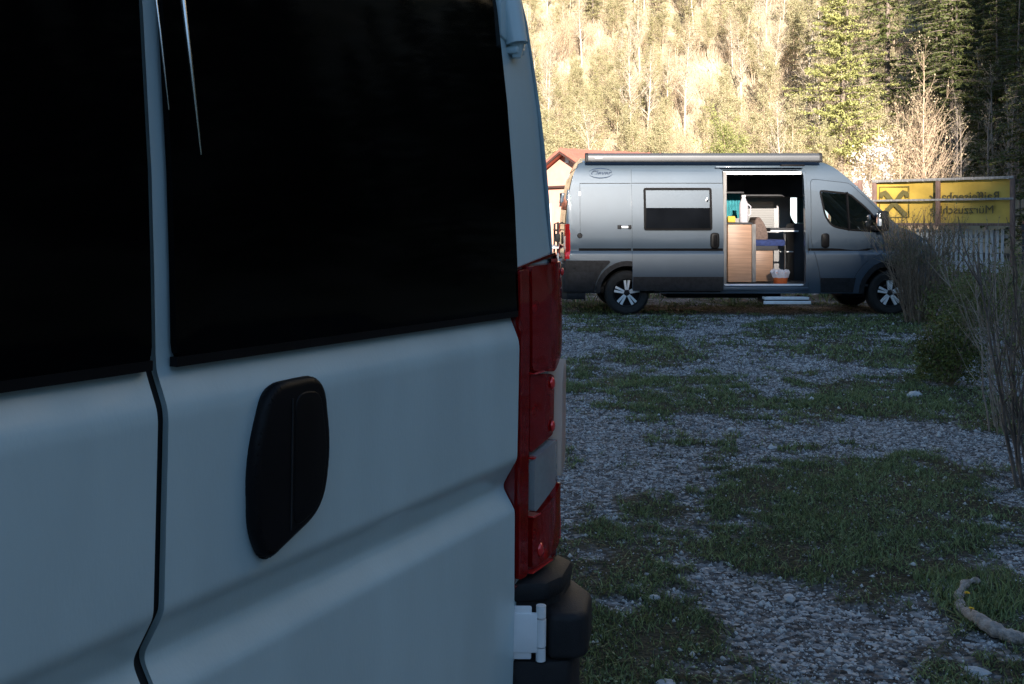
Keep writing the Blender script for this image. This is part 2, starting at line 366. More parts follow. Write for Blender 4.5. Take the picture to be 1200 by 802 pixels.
def scatter_blades(n, xr, yr, hmin, hmax, w, dens, hfun, lean=0.5):
    x = rng.uniform(*xr, n); y = rng.uniform(*yr, n)
    keep = rng.random(n) < dens(x, y); x = x[keep]; y = y[keep]; n = len(x)
    h = rng.uniform(hmin, hmax, n); a = rng.uniform(0, 2*np.pi, n); lx = rng.normal(0, lean, n)*h; ly = rng.normal(0, lean, n)*h
    z = hfun(x, y); dx = np.cos(a)*w; dy = np.sin(a)*w
    if hasattr(w, '__len__'): dx = dx[:n]; dy = dy[:n]
    p0 = np.stack([x-dx, y-dy, z], -1); p1 = np.stack([x+dx, y+dy, z], -1)
    m0 = np.stack([x-dx*.8+lx*.4, y-dy*.8+ly*.4, z+h*.6], -1); m1 = np.stack([x+dx*.8+lx*.4, y+dy*.8+ly*.4, z+h*.6], -1)
    tp = np.stack([x+lx, y+ly, z+h], -1)
    V = np.stack([p0, p1, m1, m0, tp], 1).reshape(-1, 3); k = np.arange(n)[:, None]*5
    F = np.concatenate([k+[[0, 1, 2]], k+[[0, 2, 3]], k+[[3, 2, 4]]], 1).reshape(-1, 3)
    return V, F

def ground_z(x, y): return 0.035*(vnoise(x, y, 0.6, 5)-.5)+0.014*(vnoise(x, y, 3.1, 6)-.5)+grass_mask(x, y)*0.012-0.003
tuft = lambda x, y: np.clip(grass_mask(x, y)-0.30, 0, 1)*1.3*(0.15+1.1*np.clip(vnoise(x, y, 5.5, 8)*1.5-.3, 0, 1))
parts = []
for (n, xr, yr, h0, h1, w) in ((150000, (-0.1, 4.0), (2.7, 6.2), 0.008, 0.034, 0.0024), (110000, (-0.1, 5.2), (6.2, 10), 0.010, 0.042, 0.0036), (80000, (0, 9.5), (10, 17.5), 0.015, 0.055, 0.006), (30000, (0, 16), (17.5, 34), 0.05, 0.2, 0.012)):
    parts.append(scatter_blades(n, xr, yr, h0, h1, w, tuft, ground_z, 0.75))
parts.append(scatter_blades(900, (1.62, 2.0), (3.62, 4.05), .02, .075, .0026, lambda x, y: .9+0*x, ground_z, .6))
off = 0; VV = []; FF = []
for V, F in parts: VV.append(V); FF.append(F+off); off += len(V)
tag(link('grass', np_mesh('grass', np.concatenate(VV), np.concatenate(FF)), M['grass']), 'short dark green grass growing through the gravel', kind='stuff')

def build_weeds():
    n = 42000; y = 2.8+(rng.random(n)**1.2)*8.5; x = rng.uniform(-.15, 1, n)*.58*y
    k = rng.random(n) < np.clip(grass_mask(x, y)-.35, 0, 1)*(.15+.85*(vnoise(x, y, 4.1, 21) > .5)); x = x[k]; y = y[k]; n = len(x)
    V, F = leaves_np(np.stack([x, y, ground_z(x, y)+rng.uniform(.004, .028, n)], -1), rng.uniform(.004, .010, n)*(.8+.05*y), .72, .8)
    tag(link('clover', np_mesh('clover', V, F), M['clover']), 'low clover and weed leaves among the grass', kind='stuff')
def build_gravel():
    n = 250000
    y = 2.8+(rng.random(n)**1.0)*12.6; x = rng.uniform(-0.15, 1, n)*(0.56*y)
    dens = np.clip(1.02-grass_mask(x, y)*0.93, 0, 1); k = rng.random(n) < dens; x = x[k]; y = y[k]; n = len(x)
    s = np.exp(rng.normal(-5.22, 0.42, n))*(0.58+0.078*y); z = ground_z(x, y)
    O = np.array([[1, 0, 0], [-.9, .1, 0], [0, 1, .1], [.1, -1, 0], [.1, 0, .95], [0, 0, -.7]], float)
    a = rng.uniform(0, 6.28, n); c, sn = np.cos(a), np.sin(a)
    J = O[None]*(1+rng.normal(0, .22, (n, 6, 3)))
    P = np.stack([J[..., 0]*c[:, None]-J[..., 1]*sn[:, None]*.75, J[..., 0]*sn[:, None]+J[..., 1]*c[:, None]*.75, J[..., 2]*.8], -1)*s[:, None, None]
    P += np.stack([x, y, z+s*.25], -1)[:, None]
    T = np.array([[0, 2, 4], [2, 1, 4], [1, 3, 4], [3, 0, 4], [2, 0, 5], [1, 2, 5], [3, 1, 5], [0, 3, 5]])
    F = (T[None]+np.arange(n)[:, None, None]*6).reshape(-1, 3)
    tag(link('gravel', np_mesh('gravel', P, F), M['pebble']), 'loose grey gravel stones on the parking ground', kind='stuff')
build_gravel()

def build_hills():
    xs = np.concatenate([np.linspace(-160, -20, 50), np.linspace(-18, 60, 100), np.linspace(62, 260, 60)]); ys = np.concatenate([np.linspace(-40, 40, 30), np.linspace(41, 120, 110), np.linspace(123, 330, 60)])
    X, Y = np.meshgrid(xs, ys); Z = hill_h(X, Y)
    nx, ny = len(xs), len(ys); i = np.arange(nx*ny).reshape(ny, nx)
    F = np.stack([i[:-1, :-1], i[:-1, 1:], i[1:, 1:], i[1:, :-1]], -1).reshape(-1, 4)
    keep = Z.ravel()[F].max(1) > -0.3
    me = np_mesh('hillside', np.stack([X, Y, Z], -1), F[keep]); finish_mesh(me, 60)
    m = mat('hillside_earth_and_dry_grass', (0.36, 0.29, 0.21), 0.95, 0, 0.2, 0.35, bump=0.6, bscale=3, col2=(0.24, 0.21, 0.12), detail=8)
    tag(link('hillside', me, m), 'steep wooded hillside with dry grass', kind='structure')
    # the mountain ridge behind the camera whose shadow lies over the parking ground
    RD = 300.0
    h0 = math.tan(SUN_EL)/math.cos(SUN_AZ)*(15.2+RD)+RIDGE_Z
    sx = math.tan(SUN_AZ)*(15.2+RD)
    tab = [(-900, -6), (-200, -9), (-60, -4), (-10, .1), (4, .1), (7.0, 1.0), (9, 2.8), (12, 5.6), (15, 6.8), (18, 9.5), (22, 18), (28, 33), (36, 46), (60, 52), (90, 40), (150, 30), (400, 35), (900, 40)]
    xs = np.concatenate([np.linspace(-900, -80, 30), np.linspace(-70, 140, 260), np.linspace(145, 900, 40)])
    prof = np.interp(xs-sx, [t[0] for t in tab], [t[1] for t in tab])+h0
    jag = np.array([abs(mnoise.noise((x*.35, 1.7, 0)))*3.5+abs(mnoise.noise((x*.09, 4.7, 0)))*7 for x in xs]); prof = prof-np.where(xs-sx > 30, jag, 0)
    rows = [(-45, -0.02), (-90, 0.10), (-140, 0.27), (-200, 0.5), (-255, 0.78), (-285, 0.94), (-300, 1.0), (-340, 1.0), (-420, 0.85), (-700, -0.02)]
    V = []
    for (yy, f) in rows:
        jit = np.array([mnoise.noise((x*0.03, yy*0.02, 3.3)) for x in xs])*7*(1 if -295 < yy < -60 else 0)
        zz = np.minimum(prof*f, prof*f+jit) if f < 1 else prof
        if yy in (-340,): zz = prof-2
        if f < 0: zz = np.full_like(xs, -0.5)
        V.append(np.stack([xs, np.full_like(xs, yy), zz], -1))
    nx, ny = len(xs), len(rows); i = np.arange(nx*ny).reshape(ny, nx)
    F = np.stack([i[:-1, :-1], i[:-1, 1:], i[1:, 1:], i[1:, :-1]], -1).reshape(-1, 4)
    me = np_mesh('mountain_ridge', np.stack(V), F); finish_mesh(me, 60)
    tag(link('mountain_ridge', me, mat('forest_covered_slope', (0.055, 0.07, 0.03), 0.95, 0, 0.5, 0.08, bump=0.5, bscale=0.5)), 'wooded ridge behind the camera that shades the ground', kind='structure')
RIDGE_Z = 1.75
build_hills()

# ------------------------------------------------------------------ vans
SIDE = [(.2, .97), (.35, 1.0), (.6, 1.017), (.93, 1.022), (.96, 1.014), (.995, .985), (1.025, .985), (1.06, .998), (1.35, 1.0), (1.6, .981), (1.85, .949), (2.05, .914), (2.2, .878), (2.3, .838), (2.36, .785)]
LEAN = [(0, 0), (1.31, 0), (1.4, .004), (1.5, .010), (1.67, .026), (1.84, .048), (2.0, .08), (2.15, .12), (2.25, .16), (2.33, .21), (2.36, .27)]
DOOR = [(.3, .006), (.5, -.004), (.80, -.008), (.972, -.007), (1.006, .015), (1.015, .015), (1.058, -.010), (1.064, -.011), (1.252, -.013), (1.264, -.011), (1.300, .005), (1.314, .006), (2.3, .006)]
_w = np.arange(.3, 2.3001, .004); _p = np.interp(_w, [t[0] for t in DOOR], [t[1] for t in DOOR]); _k = np.exp(-.5*(np.arange(-12, 13)*.004/.0036)**2); _k /= _k.sum()
_p = np.convolve(np.pad(_p, 12, mode='edge'), _k, mode='valid')
_sel = sorted(set([.3, .5, .8]+[round(float(w), 3) for w in _w if .935 < w < 1.095 or 1.225 < w < 1.34]+[2.3]))
DOOR = [(w, float(np.interp(w, _w, _p))) for w in _sel[::1]]
SIDE_CUTS = [.35, .6, .93, .96, .995, 1.025, 1.06, 1.2, 1.35, 1.48, 1.6, 1.72, 1.85, 1.95, 2.05, 2.13, 2.2, 2.25, 2.3, 2.33]
AX_R, AX_F, WR = 0.94, 4.975, 0.345
def sidev(u, w):
    v = interp(SIDE, w)
    if u < .05: v -= .022*(1-max(u, 0)/.05)**2
    if u > 4.3: v -= .16*((u-4.3)/1.6)**2.2
    return v
def rear_u(v, w):
    e = max(0, (abs(v)-.93)/.08); e2 = max(0, (abs(v)-.83)/.15)*min(1, max(0, (w-1.40)/.06))
    return interp(LEAN, w)+.012*e*e+.006*e2*e2

# side outline (u, w): rear edge up, roof, windscreen, bonnet, front, sill
TOP = [(.27, 2.36), (.6, 2.36), (3.85, 2.36), (4.0, 2.345), (4.15, 2.27), (4.35, 2.10), (4.6, 1.85), (4.85, 1.60), (5.05, 1.41), (5.12, 1.36), (5.35, 1.27), (5.55, 1.15), (5.68, 1.0), (5.74, .85), (5.76, .6), (5.76, .3)]
REAR = [(interp(LEAN, w), w) for w in (.36, .6, .85, 1.0, 1.2, 1.31, 1.4, 1.5, 1.67, 1.84, 2.0, 2.15, 2.25, 2.33)]
def arch(uc, r, n=14, base=.34):
    c = .345; a0 = math.asin((base-c)/r)
    return [(uc+r*math.cos(math.pi-a0-(math.pi-2*a0)*k/n), c+r*math.sin(math.pi-a0-(math.pi-2*a0)*k/n)) for k in range(n+1)]
ARC_R, ARC_F = arch(AX_R, .42), arch(AX_F, .43)
OUT = REAR+TOP[:-1]+[(5.76, .34)]+ARC_F[::-1]+ARC_R[::-1]
# door opening and door outlines on the right side (u, w)
OPEN = round_poly([(2.41, .46), (3.66, .46), (3.66, 2.23), (2.41, 2.23)], [.04, .08, .1, .04])
FD = round_poly([(3.76, 2.10), (4.36, 2.03), (4.60, 1.80), (4.85, 1.55), (5.0, 1.40), (4.95, 1.02), (4.57, .82), (4.40, .60), (4.36, .37), (3.90, .37), (3.86, .70), (3.74, 1.15)], [.08, .05, .05, .05, .06, .1, .12, .1, .03, .03, .1, .1])
FW = round_poly([(3.88, 1.93), (4.35, 1.88), (4.60, 1.66), (4.86, 1.37), (4.80, 1.27), (4.30, 1.30), (4.05, 1.36), (3.95, 1.52)], [.07, .07, .05, .03, .04, .12, .1, .1])
LWIN = round_poly([(2.82, 1.27), (3.68, 1.27), (3.68, 1.80), (2.82, 1.80)], .04)
def shrink(poly, d):
    c = Vector((sum(p[0] for p in poly)/len(poly), sum(p[1] for p in poly)/len(poly))); out = []
    n = len(poly)
    for i in range(n):
        a = Vector(poly[i-1]); p = Vector(poly[i]); b = Vector(poly[(i+1) % n]); t = (b-a)
        nrm = Vector((-t.y, t.x)).normalized() if t.length > 1e-9 else Vector((0, 0))
        if nrm.dot(c-p) < 0: nrm = -nrm
        out.append(tuple(p+nrm*d))
    return out

def side_sheet(mb, poly, holes, sgn, off=0.0, thick=None, ucuts=()):
    mb.sheet(poly, holes, list(ucuts), SIDE_CUTS, lambda u, w: (u, sgn*(sidev(u, w)+off), w), thick)

def build_wheel(parent, u, sgn):
    e = bpy.data.objects.new('wheel', None); COL.objects.link(e); e.parent = parent; e.empty_display_size = .1
    y = .975
    t = MB(); t.lathe([(.20, -.11), (.235, -.125), (.30, -.125), (.335, -.10), (WR, -.06), (WR, .06), (.335, .10), (.30, .125), (.235, .125), (.20, .11), (.19, .0), (.20, -.11)], 36, caps=False)
    o = [t.build('tyre', M['rubber'], e)]
    d = MB(); d.lathe([(.0, .035), (.06, .035), (.19, .06), (.222, .085), (.222, .118), (.208, .118), (.205, .04), (.18, -.02), (0, -.02)], 32)
    o.append(d.build('rim', M['black_gloss'], e))
    s = MB()
    for k in range(5):
        a = math.pi/2+k*2*math.pi/5
        for da in (-1, 1):
            p0 = Vector((math.cos(a+da*.28), 0, math.sin(a+da*.28)))*.045; p1 = Vector((math.cos(a+da*.16), 0, math.sin(a+da*.16)))*.207
            t_ = (p1-p0).normalized(); nrm = Vector((-t_.z, 0, t_.x))
            wv = .0165
            q = [p0+nrm*wv*.8, p0-nrm*wv*.8, p1-nrm*wv*1.25, p1+nrm*wv*1.25]
            s.prism([(v.x, v.z) for v in q], 'y', .05, .098, .004, 1)
    o.append(s.build('spoke', M['chrome'] if False else M['alu'], e))
    h = MB(); h.lathe([(0, .104), (.03, .102), (.038, .09), (.038, .04), (0, .04)], 20); o.append(h.build('hub_cap', M['black_plastic'], e))
    for q in o: q.parent = e
    e.location = (u, sgn*(y-.125+.0), WR)
    if sgn < 0: e.rotation_euler = (0, 0, math.pi)
    return e

def tail_lamp(root, sgn):
    """tall wrap-round rear lamp; sgn=-1 for the right side"""
    def mp(off): return lambda v, w: (rear_u(v, w)-off-.012*max(0, 1-abs(abs(v)-.92)/.12), sgn*v if False else sgn*abs(v), w)
    e = bpy.data.objects.new('tail_light', None); COL.objects.link(e); e.parent = root; e.empty_display_size = .1
    V0, V1 = .806, 1.004
    cuts = [.83, .86, .90, .94, .97, .99]; wc = [.9, .96, 1.0, 1.02, 1.06, 1.15, 1.25, 1.35]
    def pane(name, poly, off, m, th=.03):
        b = MB(); b.sheet(poly, [], cuts, wc, mp(off), (th, 0, 0)); o = b.build(name, m, e); o.parent = e; return o
    housing = [(V0, .835), (.985, .84), (V1, .87), (V1+.004, 1.0), (V1+.004, 1.40), (.98, 1.412), (V0, 1.385)]
    b = MB(); b.sheet(housing, [], cuts+[.82, .88, .92, .955, .98], list(np.arange(.84, 1.41, .008)), lambda v, w: (rear_u(v, w)+.030+.010*math.sin(w*95)*math.cos((abs(v)-.9)*34)+.010*math.cos(w*23+abs(v)*30), sgn*abs(v), w)); b.build('reflector_bowl', M['bowl'], e, 60)
    ring = [(v, w) for v, w in housing]; b = MB(); b.sheet(ring, [shrink(ring, .006)], [], wc, mp(.004), (.05, 0, 0)); b.build('lamp_housing', M['red_dark'], e)
    b = MB(); b.sheet([(.843, .85), (.848, .85), (.848, 1.39), (.843, 1.39)], [], [], wc, mp(.004), (.035, 0, 0)); b.build('lamp_divider', M['red_dark'], e)
    for (w_, r_) in ((1.125, .020), (1.02, .016), (.905, .018), (1.31, .022)):
        b = MB(); bmesh.ops.create_icosphere(b.bm, subdivisions=2, radius=r_, matrix=Matrix.Translation((rear_u(.9, w_)+.014, sgn*.897, w_))); b.build('bulb', M['chrome'], e)
    # wrap onto the side wall
    b = MB(); b.sheet([(.0, .87), (.055, .87), (.075, 1.0), (.07, 1.30), (.03, 1.40), (0, 1.40)], [], [.02, .04], wc, lambda u, w: (u-.004, sgn*(sidev(u, w)+.008), w), (0, -sgn*.03, 0))
    o = b.build('side_lens', M['red_lens'], e)
    pane('inner_lens', round_poly([(.812, .850), (.842, .850), (.842, 1.385), (.812, 1.38)], .006), .010, M['lamp_red'])
    pane('upper_lens', round_poly([(.848, 1.205), (.93, 1.195), (.985, 1.22), (.998, 1.25), (.998, 1.395), (.848, 1.388)], .012), .012, M['lamp_red'])
    pane('middle_lens', round_poly([(.848, 1.06), (.938, 1.082), (.942, 1.185), (.92, 1.192), (.848, 1.20)], .010), .008, M['lamp_red'])
    pane('reversing_lens', round_poly([(.852, .955), (.938, .995), (.938, 1.074), (.852, 1.052)], .012), .016, M['lamp_clear'])
    pane('outer_lens', round_poly([(.944, .998), (.984, 1.03), (.984, 1.21), (.966, 1.216), (.946, 1.18)], .012), .022, M['backlit_lens'], .03)
    pane('lower_lens', round_poly([(.852, .858), (.975, .872), (.985, .985), (.852, .945)], .012), .013, M['lamp_red'])
    for (v, w, r) in ((.925, 1.174, .009), (.928, 1.096, .008), (.985, 1.375, .006), (.88, .885, .010)):  # small bright red spots put on the lens for its glints
        b = MB(); u = rear_u(v, w)-.021
        bmesh.ops.create_icosphere(b.bm, subdivisions=2, radius=r, matrix=Matrix.Translation((u, sgn*v, w)) @ Matrix.Diagonal((.5, 1, 1.3, 1)))
        b.build('lens_glint', M['red_spot'], e)
    # ribs inside the lenses
    for w in (1.20, 1.052, .95, .853):
        b = MB(); b.box(rear_u(.9, w)-.021, rear_u(.9, w)+.01, sgn*.848, sgn*.935, w-.0015, w+.0015); b.build('lens_rib', M['red_spot'], e)
    return e

def build_van(root, paint, opened, near):
    P = root
    roofcut = list(np.arange(.6, 5.7, .3))
    # --- body: two sides, roof / windscreen / front strip, rear surround
    b = MB()
    left_holes = [FD]; right_holes = [FD]
    if opened: right_holes.append(OPEN); left_holes.append(LWIN)
    side_sheet(b, OUT, right_holes, -1, ucuts=[.05, .1, 4.3, 4.6, 4.9, 5.2, 5.5]); side_sheet(b, OUT, left_holes, 1, ucuts=[.05, .1, 4.3, 4.6, 4.9, 5.2, 5.5])
    strip = []
    for (u, w) in TOP:
        ve = sidev(u, w); row = []
        f = min(1, max(0, (u-4.0)/1.2)); crown = .10*(1-f)+.05*f; bul = .14*f
        for k in range(13):
            s = -1+2*k/12; row.append(b.bm.verts.new((u+bul*(1-s*s), s*ve, w+crown*(1-abs(s)**2.6)*(1 if w > 1.2 else .3))))
        strip.append(row)
    for i in range(len(strip)-1):
        if opened and False: pass
        wtop = TOP[i][1]
        for k in range(12):
            if 4 <= i <= 7 and 0 < k < 11: continue          # windscreen opening
            b.bm.faces.new((strip[i][k], strip[i+1][k], strip[i+1][k+1], strip[i][k+1]))
    rs = [(s, w) for s in (1,) for w in ()]
    hole = [[(-.808, .36), (.808, .36), (.808, 2.26), (-.808, 2.26)]]
    wl = [w for _, w in REAR]+[2.36]
    outline = [(-(sidev(0, w)), w) for w in wl]+[(sidev(0, w), w) for w in wl[::-1]]
    for s in (-1, 1):
        outl = [(s*.808, w) for w in (.36, 2.29)]+[(s*sidev(interp(LEAN, w), w), w) for w in (2.29, 2.25, 2.15, 2.0, 1.84, 1.67, 1.5, 1.4, 1.31, 1.2, 1.06, 1.0, .93, .85, .6, .36)]
        b.sheet(outl, [], [s*.87, s*.93, s*.97], [.83, 1.0, 1.2, 1.31, 1.4, 1.5, 1.67, 1.84, 2.0, 2.15, 2.25], lambda v, w: (rear_u(v, w), v, w), (.02, 0, 0))
    # header above the rear doors
    r0 = []; r1 = []; r2 = []
    for k in range(13):
        s = -1+2*k/12
        r0.append(b.bm.verts.new((rear_u(0, 2.26), s*sidev(.3, 2.27), 2.262)))
        r1.append(b.bm.verts.new((rear_u(0, 2.33)-.01, s*sidev(.3, 2.33), 2.33+.05*(1-s*s))))
        r2.append(b.bm.verts.new((.27, s*.81, 2.36+.10*(1-abs(s)**2.6))))
    for k in range(12):
        b.bm.faces.new((r0[k], r0[k+1], r1[k+1], r1[k])); b.bm.faces.new((r1[k], r1[k+1], r2[k+1], r2[k]))
    body = b.build('body', paint, P, 32)
    # --- windscreen
    b = MB(); rows = []
    for i in range(4, 9):
        u, w = TOP[i]; ve = sidev(u, w); f = min(1, max(0, (u-4.0)/1.2)); crown = .10*(1-f)+.05*f; bul = .14*f; row = []
        for k in range(1, 12):
            s = -1+2*k/12; row.append(b.bm.verts.new((u+bul*(1-s*s)-.006, s*ve, w+crown*(1-abs(s)**2.6)-.004)))
        rows.append(row)
    for i in range(4):
        for k in range(10): b.bm.faces.new((rows[i][k], rows[i+1][k], rows[i+1][k+1], rows[i][k+1]))
    b.build('windscreen', M['glass'], P, 60)
    # --- underbody, floor
    b = MB(); b.box(.1, 5.6, -.80, .80, .33, .44, .02); b.box(AX_R-.05, AX_R+.05, -.8, .8, .28, .36, .02); b.box(1.6, 3.4, -.6, .1, .24, .34, .03); b.box(4.3, 5.6, -.75, .75, .26, .42, .04)
    b.build('underbody', M['black_plastic'], P)
    for u in (AX_R, AX_F):
        for s in (-1, 1): build_wheel(P, u, s)
    # --- wheel arches and lower cladding
    for s in (-1, 1):
        for (uc, A, r) in ((AX_R, ARC_R, .42), (AX_F, ARC_F, .43)):
            b = MB(); outer = arch(uc, r+.075, 16, .35)
            poly = list(A)+[p for p in outer[::-1]]
            b.sheet(poly, [], [], [.5, .6, .7, .8], lambda u, w: (u, s*(sidev(u, w)+.016), w), (0, -s*.12, 0)); b.build('wheel_arch', M['black_plastic'], P)
            b = MB(); pts = arch(uc, r+.004, 16, .35)
            vi = [[b.bm.verts.new((p[0], s*vv, p[1])) for p in pts] for vv in (.96, .62)]
            for i in range(len(pts)-1): b.bm.faces.new((vi[0][i], vi[0][i+1], vi[1][i+1], vi[1][i]))
            b.bm.faces.new(vi[1]); b.build('arch_liner', M['rubber'], P)
        def clad(name, poly, off=.014):
            q = MB(); side_sheet(q, poly, [], s, off, (0, -s*.03, 0)); return q.build(name, M['black_plastic'], P)
        clad('side_skirt', [(1.44, .36), (2.36, .36), (2.36, .60), (1.44, .60)] if s < 0 else [(1.44, .36), (3.70, .36), (3.70, .60), (1.44, .60)], .012 if s > 0 or not opened else .008)
        clad('side_skirt', [(3.89, .36), (4.38, .36), (4.42, .58), (3.885, .58)])
    # --- rear bumper
    b = MB()
    b.prism([(.30, -1.02), (.30, 1.02), (.02, 1.0), (-.06, .90), (-.07, 0), (-.06, -.90), (.02, -1.0)], 'z', .25, .372, .012)
    for s in (-1, 1):
        def Q(pts): return [(u, s*v) for u, v in pts]
        b.prism(Q([(.44, 1.036), (.04, 1.036), (-.04, 1.0), (-.082, .92), (-.088, .862), (-.052, .832), (.012, .810), (.05, .86), (.12, .97), (.44, .97)]), 'z', .36, .712, .012)
        b.prism(Q([(.44, 1.036), (.04, 1.036), (-.03, 1.0), (-.05, .90), (-.02, .85), (.012, .812), (.05, .86), (.12, .97), (.44, .97)]), 'z', .698, .812, .008)
        b.prism(Q([(.40, 1.03), (.03, 1.024), (-.040, .985), (-.058, .90), (-.048, .850), (.004, .812), (.05, .86), (.10, .97), (.40, .97)]), 'z', .806, .842, .012)
        b.prism(Q([(-.060, .834), (-.102, .856), (-.113, .880), (-.082, .975), (-.02, 1.030), (.16, 1.042), (.16, .98), (.02, .93)]), 'z', .714, .792, .012, 3)
    b.build('rear_bumper', M['black_plastic'], P)
    for s in (-1, 1): tail_lamp(P, s)
    # --- front fascia
    b = MB()
    b.prism([(5.35, -.93), (5.7, -.86), (5.86, -.55), (5.90, 0), (5.86, .55), (5.7, .86), (5.35, .93)], 'z', .30, .72, .03)
    b.build('front_bumper', M['black_plastic'], P)
    b = MB(); b.prism([(5.6, -.5), (5.84, -.5), (5.89, 0), (5.84, .5), (5.6, .5)], 'z', .76, .96, .02); b.build('grille', M['black_gloss'], P)
    for s in (-1, 1):
        b = MB(); b.prism(round_poly([(5.33, .96), (5.62, .92), (5.60, 1.10), (5.38, 1.20)], .04), 'y', s*.70, s*(sidev(5.5, 1.05)+.008), .01); b.build('headlight', M['clear_lens'], P)
    # --- front doors with see-through glass
    for s in (-1, 1):
        b = MB(); side_sheet(b, shrink(FD, .006), [FW], s, .001, (0, -s*.05, 0), [4.3, 4.6, 4.9]); d = b.build('front_door', paint, P, 30)
        b = MB(); side_sheet(b, FW, [shrink(FW, .028)], s, .005, (0, -s*.03, 0), [4.3, 4.6]); b.build('window_seal', M['black_gloss'], d)
        b = MB(); side_sheet(b, shrink(FW, .02), [], s, -.008, None, [4.3, 4.6]); b.build('window_pane', M['glass'], d)
        b = MB(); b.tube([(4.33, s*(sidev(4.33, 1.3)), 1.3), (4.31, s*sidev(4.31, 1.89), 1.89)], .022, 6); b.build('window_divider', M['black_gloss'], d)
        b = MB(); b.prism(round_poly([(3.90, 1.04), (4.02, 1.04), (4.02, 1.26), (3.90, 1.26)], .05), 'y', s*.985, s*1.032, .012); b.build('handle', M['handle'], d)
        # mirror
        b = MB(); b.box(4.72, 4.86, s*1.06, s*1.24, 1.29, 1.60, .04, 3); b.box(4.68, 4.84, s*.92, s*1.10, 1.30, 1.38, .02); mi = b.build('wing_mirror', M['black_plastic'], P)
        b = MB(); b.box(4.712, 4.722, s*1.08, s*1.22, 1.36, 1.57, .003); b.build('mirror_glass', M['chrome'], mi)
        b = MB(); b.box(4.695, 4.735, s*1.165, s*1.248, 1.37, 1.48, .012); b.build('mirror_highlight', M['alu'], mi)  # bright piece put in for the sun's highlight on the mirror
    # dark backing behind door gaps
    b = MB()
    for s in (-1, 1):
        side_sheet(b, FD, [shrink(FD, .05)], s, -.03)
    b.build('door_frame', M['rubber'], P)
    # --- rear doors
    for s in (-1, 1):
        def dm(v, w): return (rear_u(v, w)+interp(DOOR, w), v, w)
        cuts = [w for w, _ in DOOR if .36 < w < 2.25]+[w for w, _ in LEAN if .36 < w < 2.25]
        b = MB(); b.sheet(round_poly([(s*.007, .385), (s*.803, .385), (s*.803, 2.25), (s*.007, 2.25)], .012, 3), [], [s*.02, s*.2, s*.4, s*.6, s*.79], cuts, dm, None)
        # folded edge round each door
        be = [e for e in b.bm.edges if e.is_boundary]
        r = bmesh.ops.extrude_edge_only(b.bm, edges=be); vv = [g for g in r['geom'] if isinstance(g, bmesh.types.BMVert)]
        for v in vv: v.co += Vector((.006, 0, 0)); v.co.y += (-.0022 if v.co.y*s > .4 else .0022)*s
        be = [e for e in b.bm.edges if e.is_boundary]
        r = bmesh.ops.extrude_edge_only(b.bm, edges=be)
        for g in r['geom']:
            if isinstance(g, bmesh.types.BMVert): g.co += Vector((.004, 0, 0))
        d = b.build('rear_door', paint, P, 28)
        g0 = .006+(.016 if s < 0 else .004)
        b = MB(); b.sheet(round_poly([(s*g0, 1.306), (s*.812, 1.306), (s*.812, 2.15), (s*g0, 2.15)], [.02, .012, .06, .05]), [], [s*.2, s*.4, s*.6], [w for w, _ in LEAN if 1.3 < w < 2.2]+[1.58, 1.75, 1.92], lambda v, w: (rear_u(v, w)-.007, v, w), (.008, 0, 0))
        b.build('window', M['glass_dark'], d, 30)
        b = MB(); b.sheet([(s*g0, 1.302), (s*.808, 1.302), (s*.808, 1.312), (s*g0, 1.312)], [], [], [], lambda v, w: (rear_u(v, w)-.008, v, w), (.010, 0, 0)); b.build('window_seal', M['handle'], d)
        # hinges
        b = MB(); w0, w1 = .716, .806
        def H(L, dpt): return (-.004-.894*L+.447*dpt, s*(.802+.447*L+.894*dpt))
        b.prism([H(0, 0), H(.044, 0), H(.044, .008), H(0, .012)], 'z', w0+.012, w1-.010, .003)
        b.prism([H(0, .003), H(.034, .003), H(.034, .012), H(0, .012)], 'z', w0, w1, .003)
        for (z0, z1, rr) in ((w0-.002, w0+.020, .0085), (w0+.023, w1-.021, .009), (w1-.018, w1+.002, .0085)):
            p = H(.050, .006); b.tube([(p[0], p[1], z0), (p[0], p[1], z1)], rr, 14)
        b.build('hinge', M['white_trim'], d)
        b = MB(); q0, q1 = 1.765, 1.93
        def up(w, o): return rear_u(.85, w)-o
        b.tube([(up(q0, .014), s*.858, q0+.02), (up(q1, .014), s*.858, q1)], [.020, .022], 14)
        b.prism([(s*.82, q0+.03), (s*.87, q0+.015), (s*.90, q0+.05), (s*.90, q1), (s*.82, q1)], 'x', up(1.85, .014), up(1.85, -.010), .006)
        b.build('upper_hinge', M['white'] if near else paint, d)
        b = MB(); b.tube([(up(q0, .012), s*.862, q0-.004), (up(q0, .012), s*.862, q0+.022)], [.008, .015], 12); b.box(up(q0, .02), up(q0, -.01), s*.848, s*.882, q0+.002, q0+.016, .004); b.build('hinge_pin', paint, d)
        if s < 0:
            hp = round_poly([(-.144, 1.270), (-.244, 1.272), (-.260, 1.18), (-.246, 1.108), (-.142, 1.070), (-.122, 1.11), (-.118, 1.19)], [.026, .034, .09, .05, .024, .04, .09], 6)
            b = MB(); b.prism(hp, 'x', -.029, -.008, .010, 4); h = b.build('handle', M['handle'], d, 50)
            b = MB(); b.prism(round_poly([(-.184, 1.256), (-.232, 1.254), (-.246, 1.18), (-.234, 1.115), (-.184, 1.098)], .02, 4), 'x', -.0305, -.024, .0025, 3); b.build('handle_grip', M['handle'], h, 50)
            b = MB(); b.tube([(-.0295, -.1795, 1.25), (-.0297, -.1795, 1.17), (-.0295, -.1795, 1.10)], .0012, 6); b.build('handle_edge', M['black_plastic'], h)
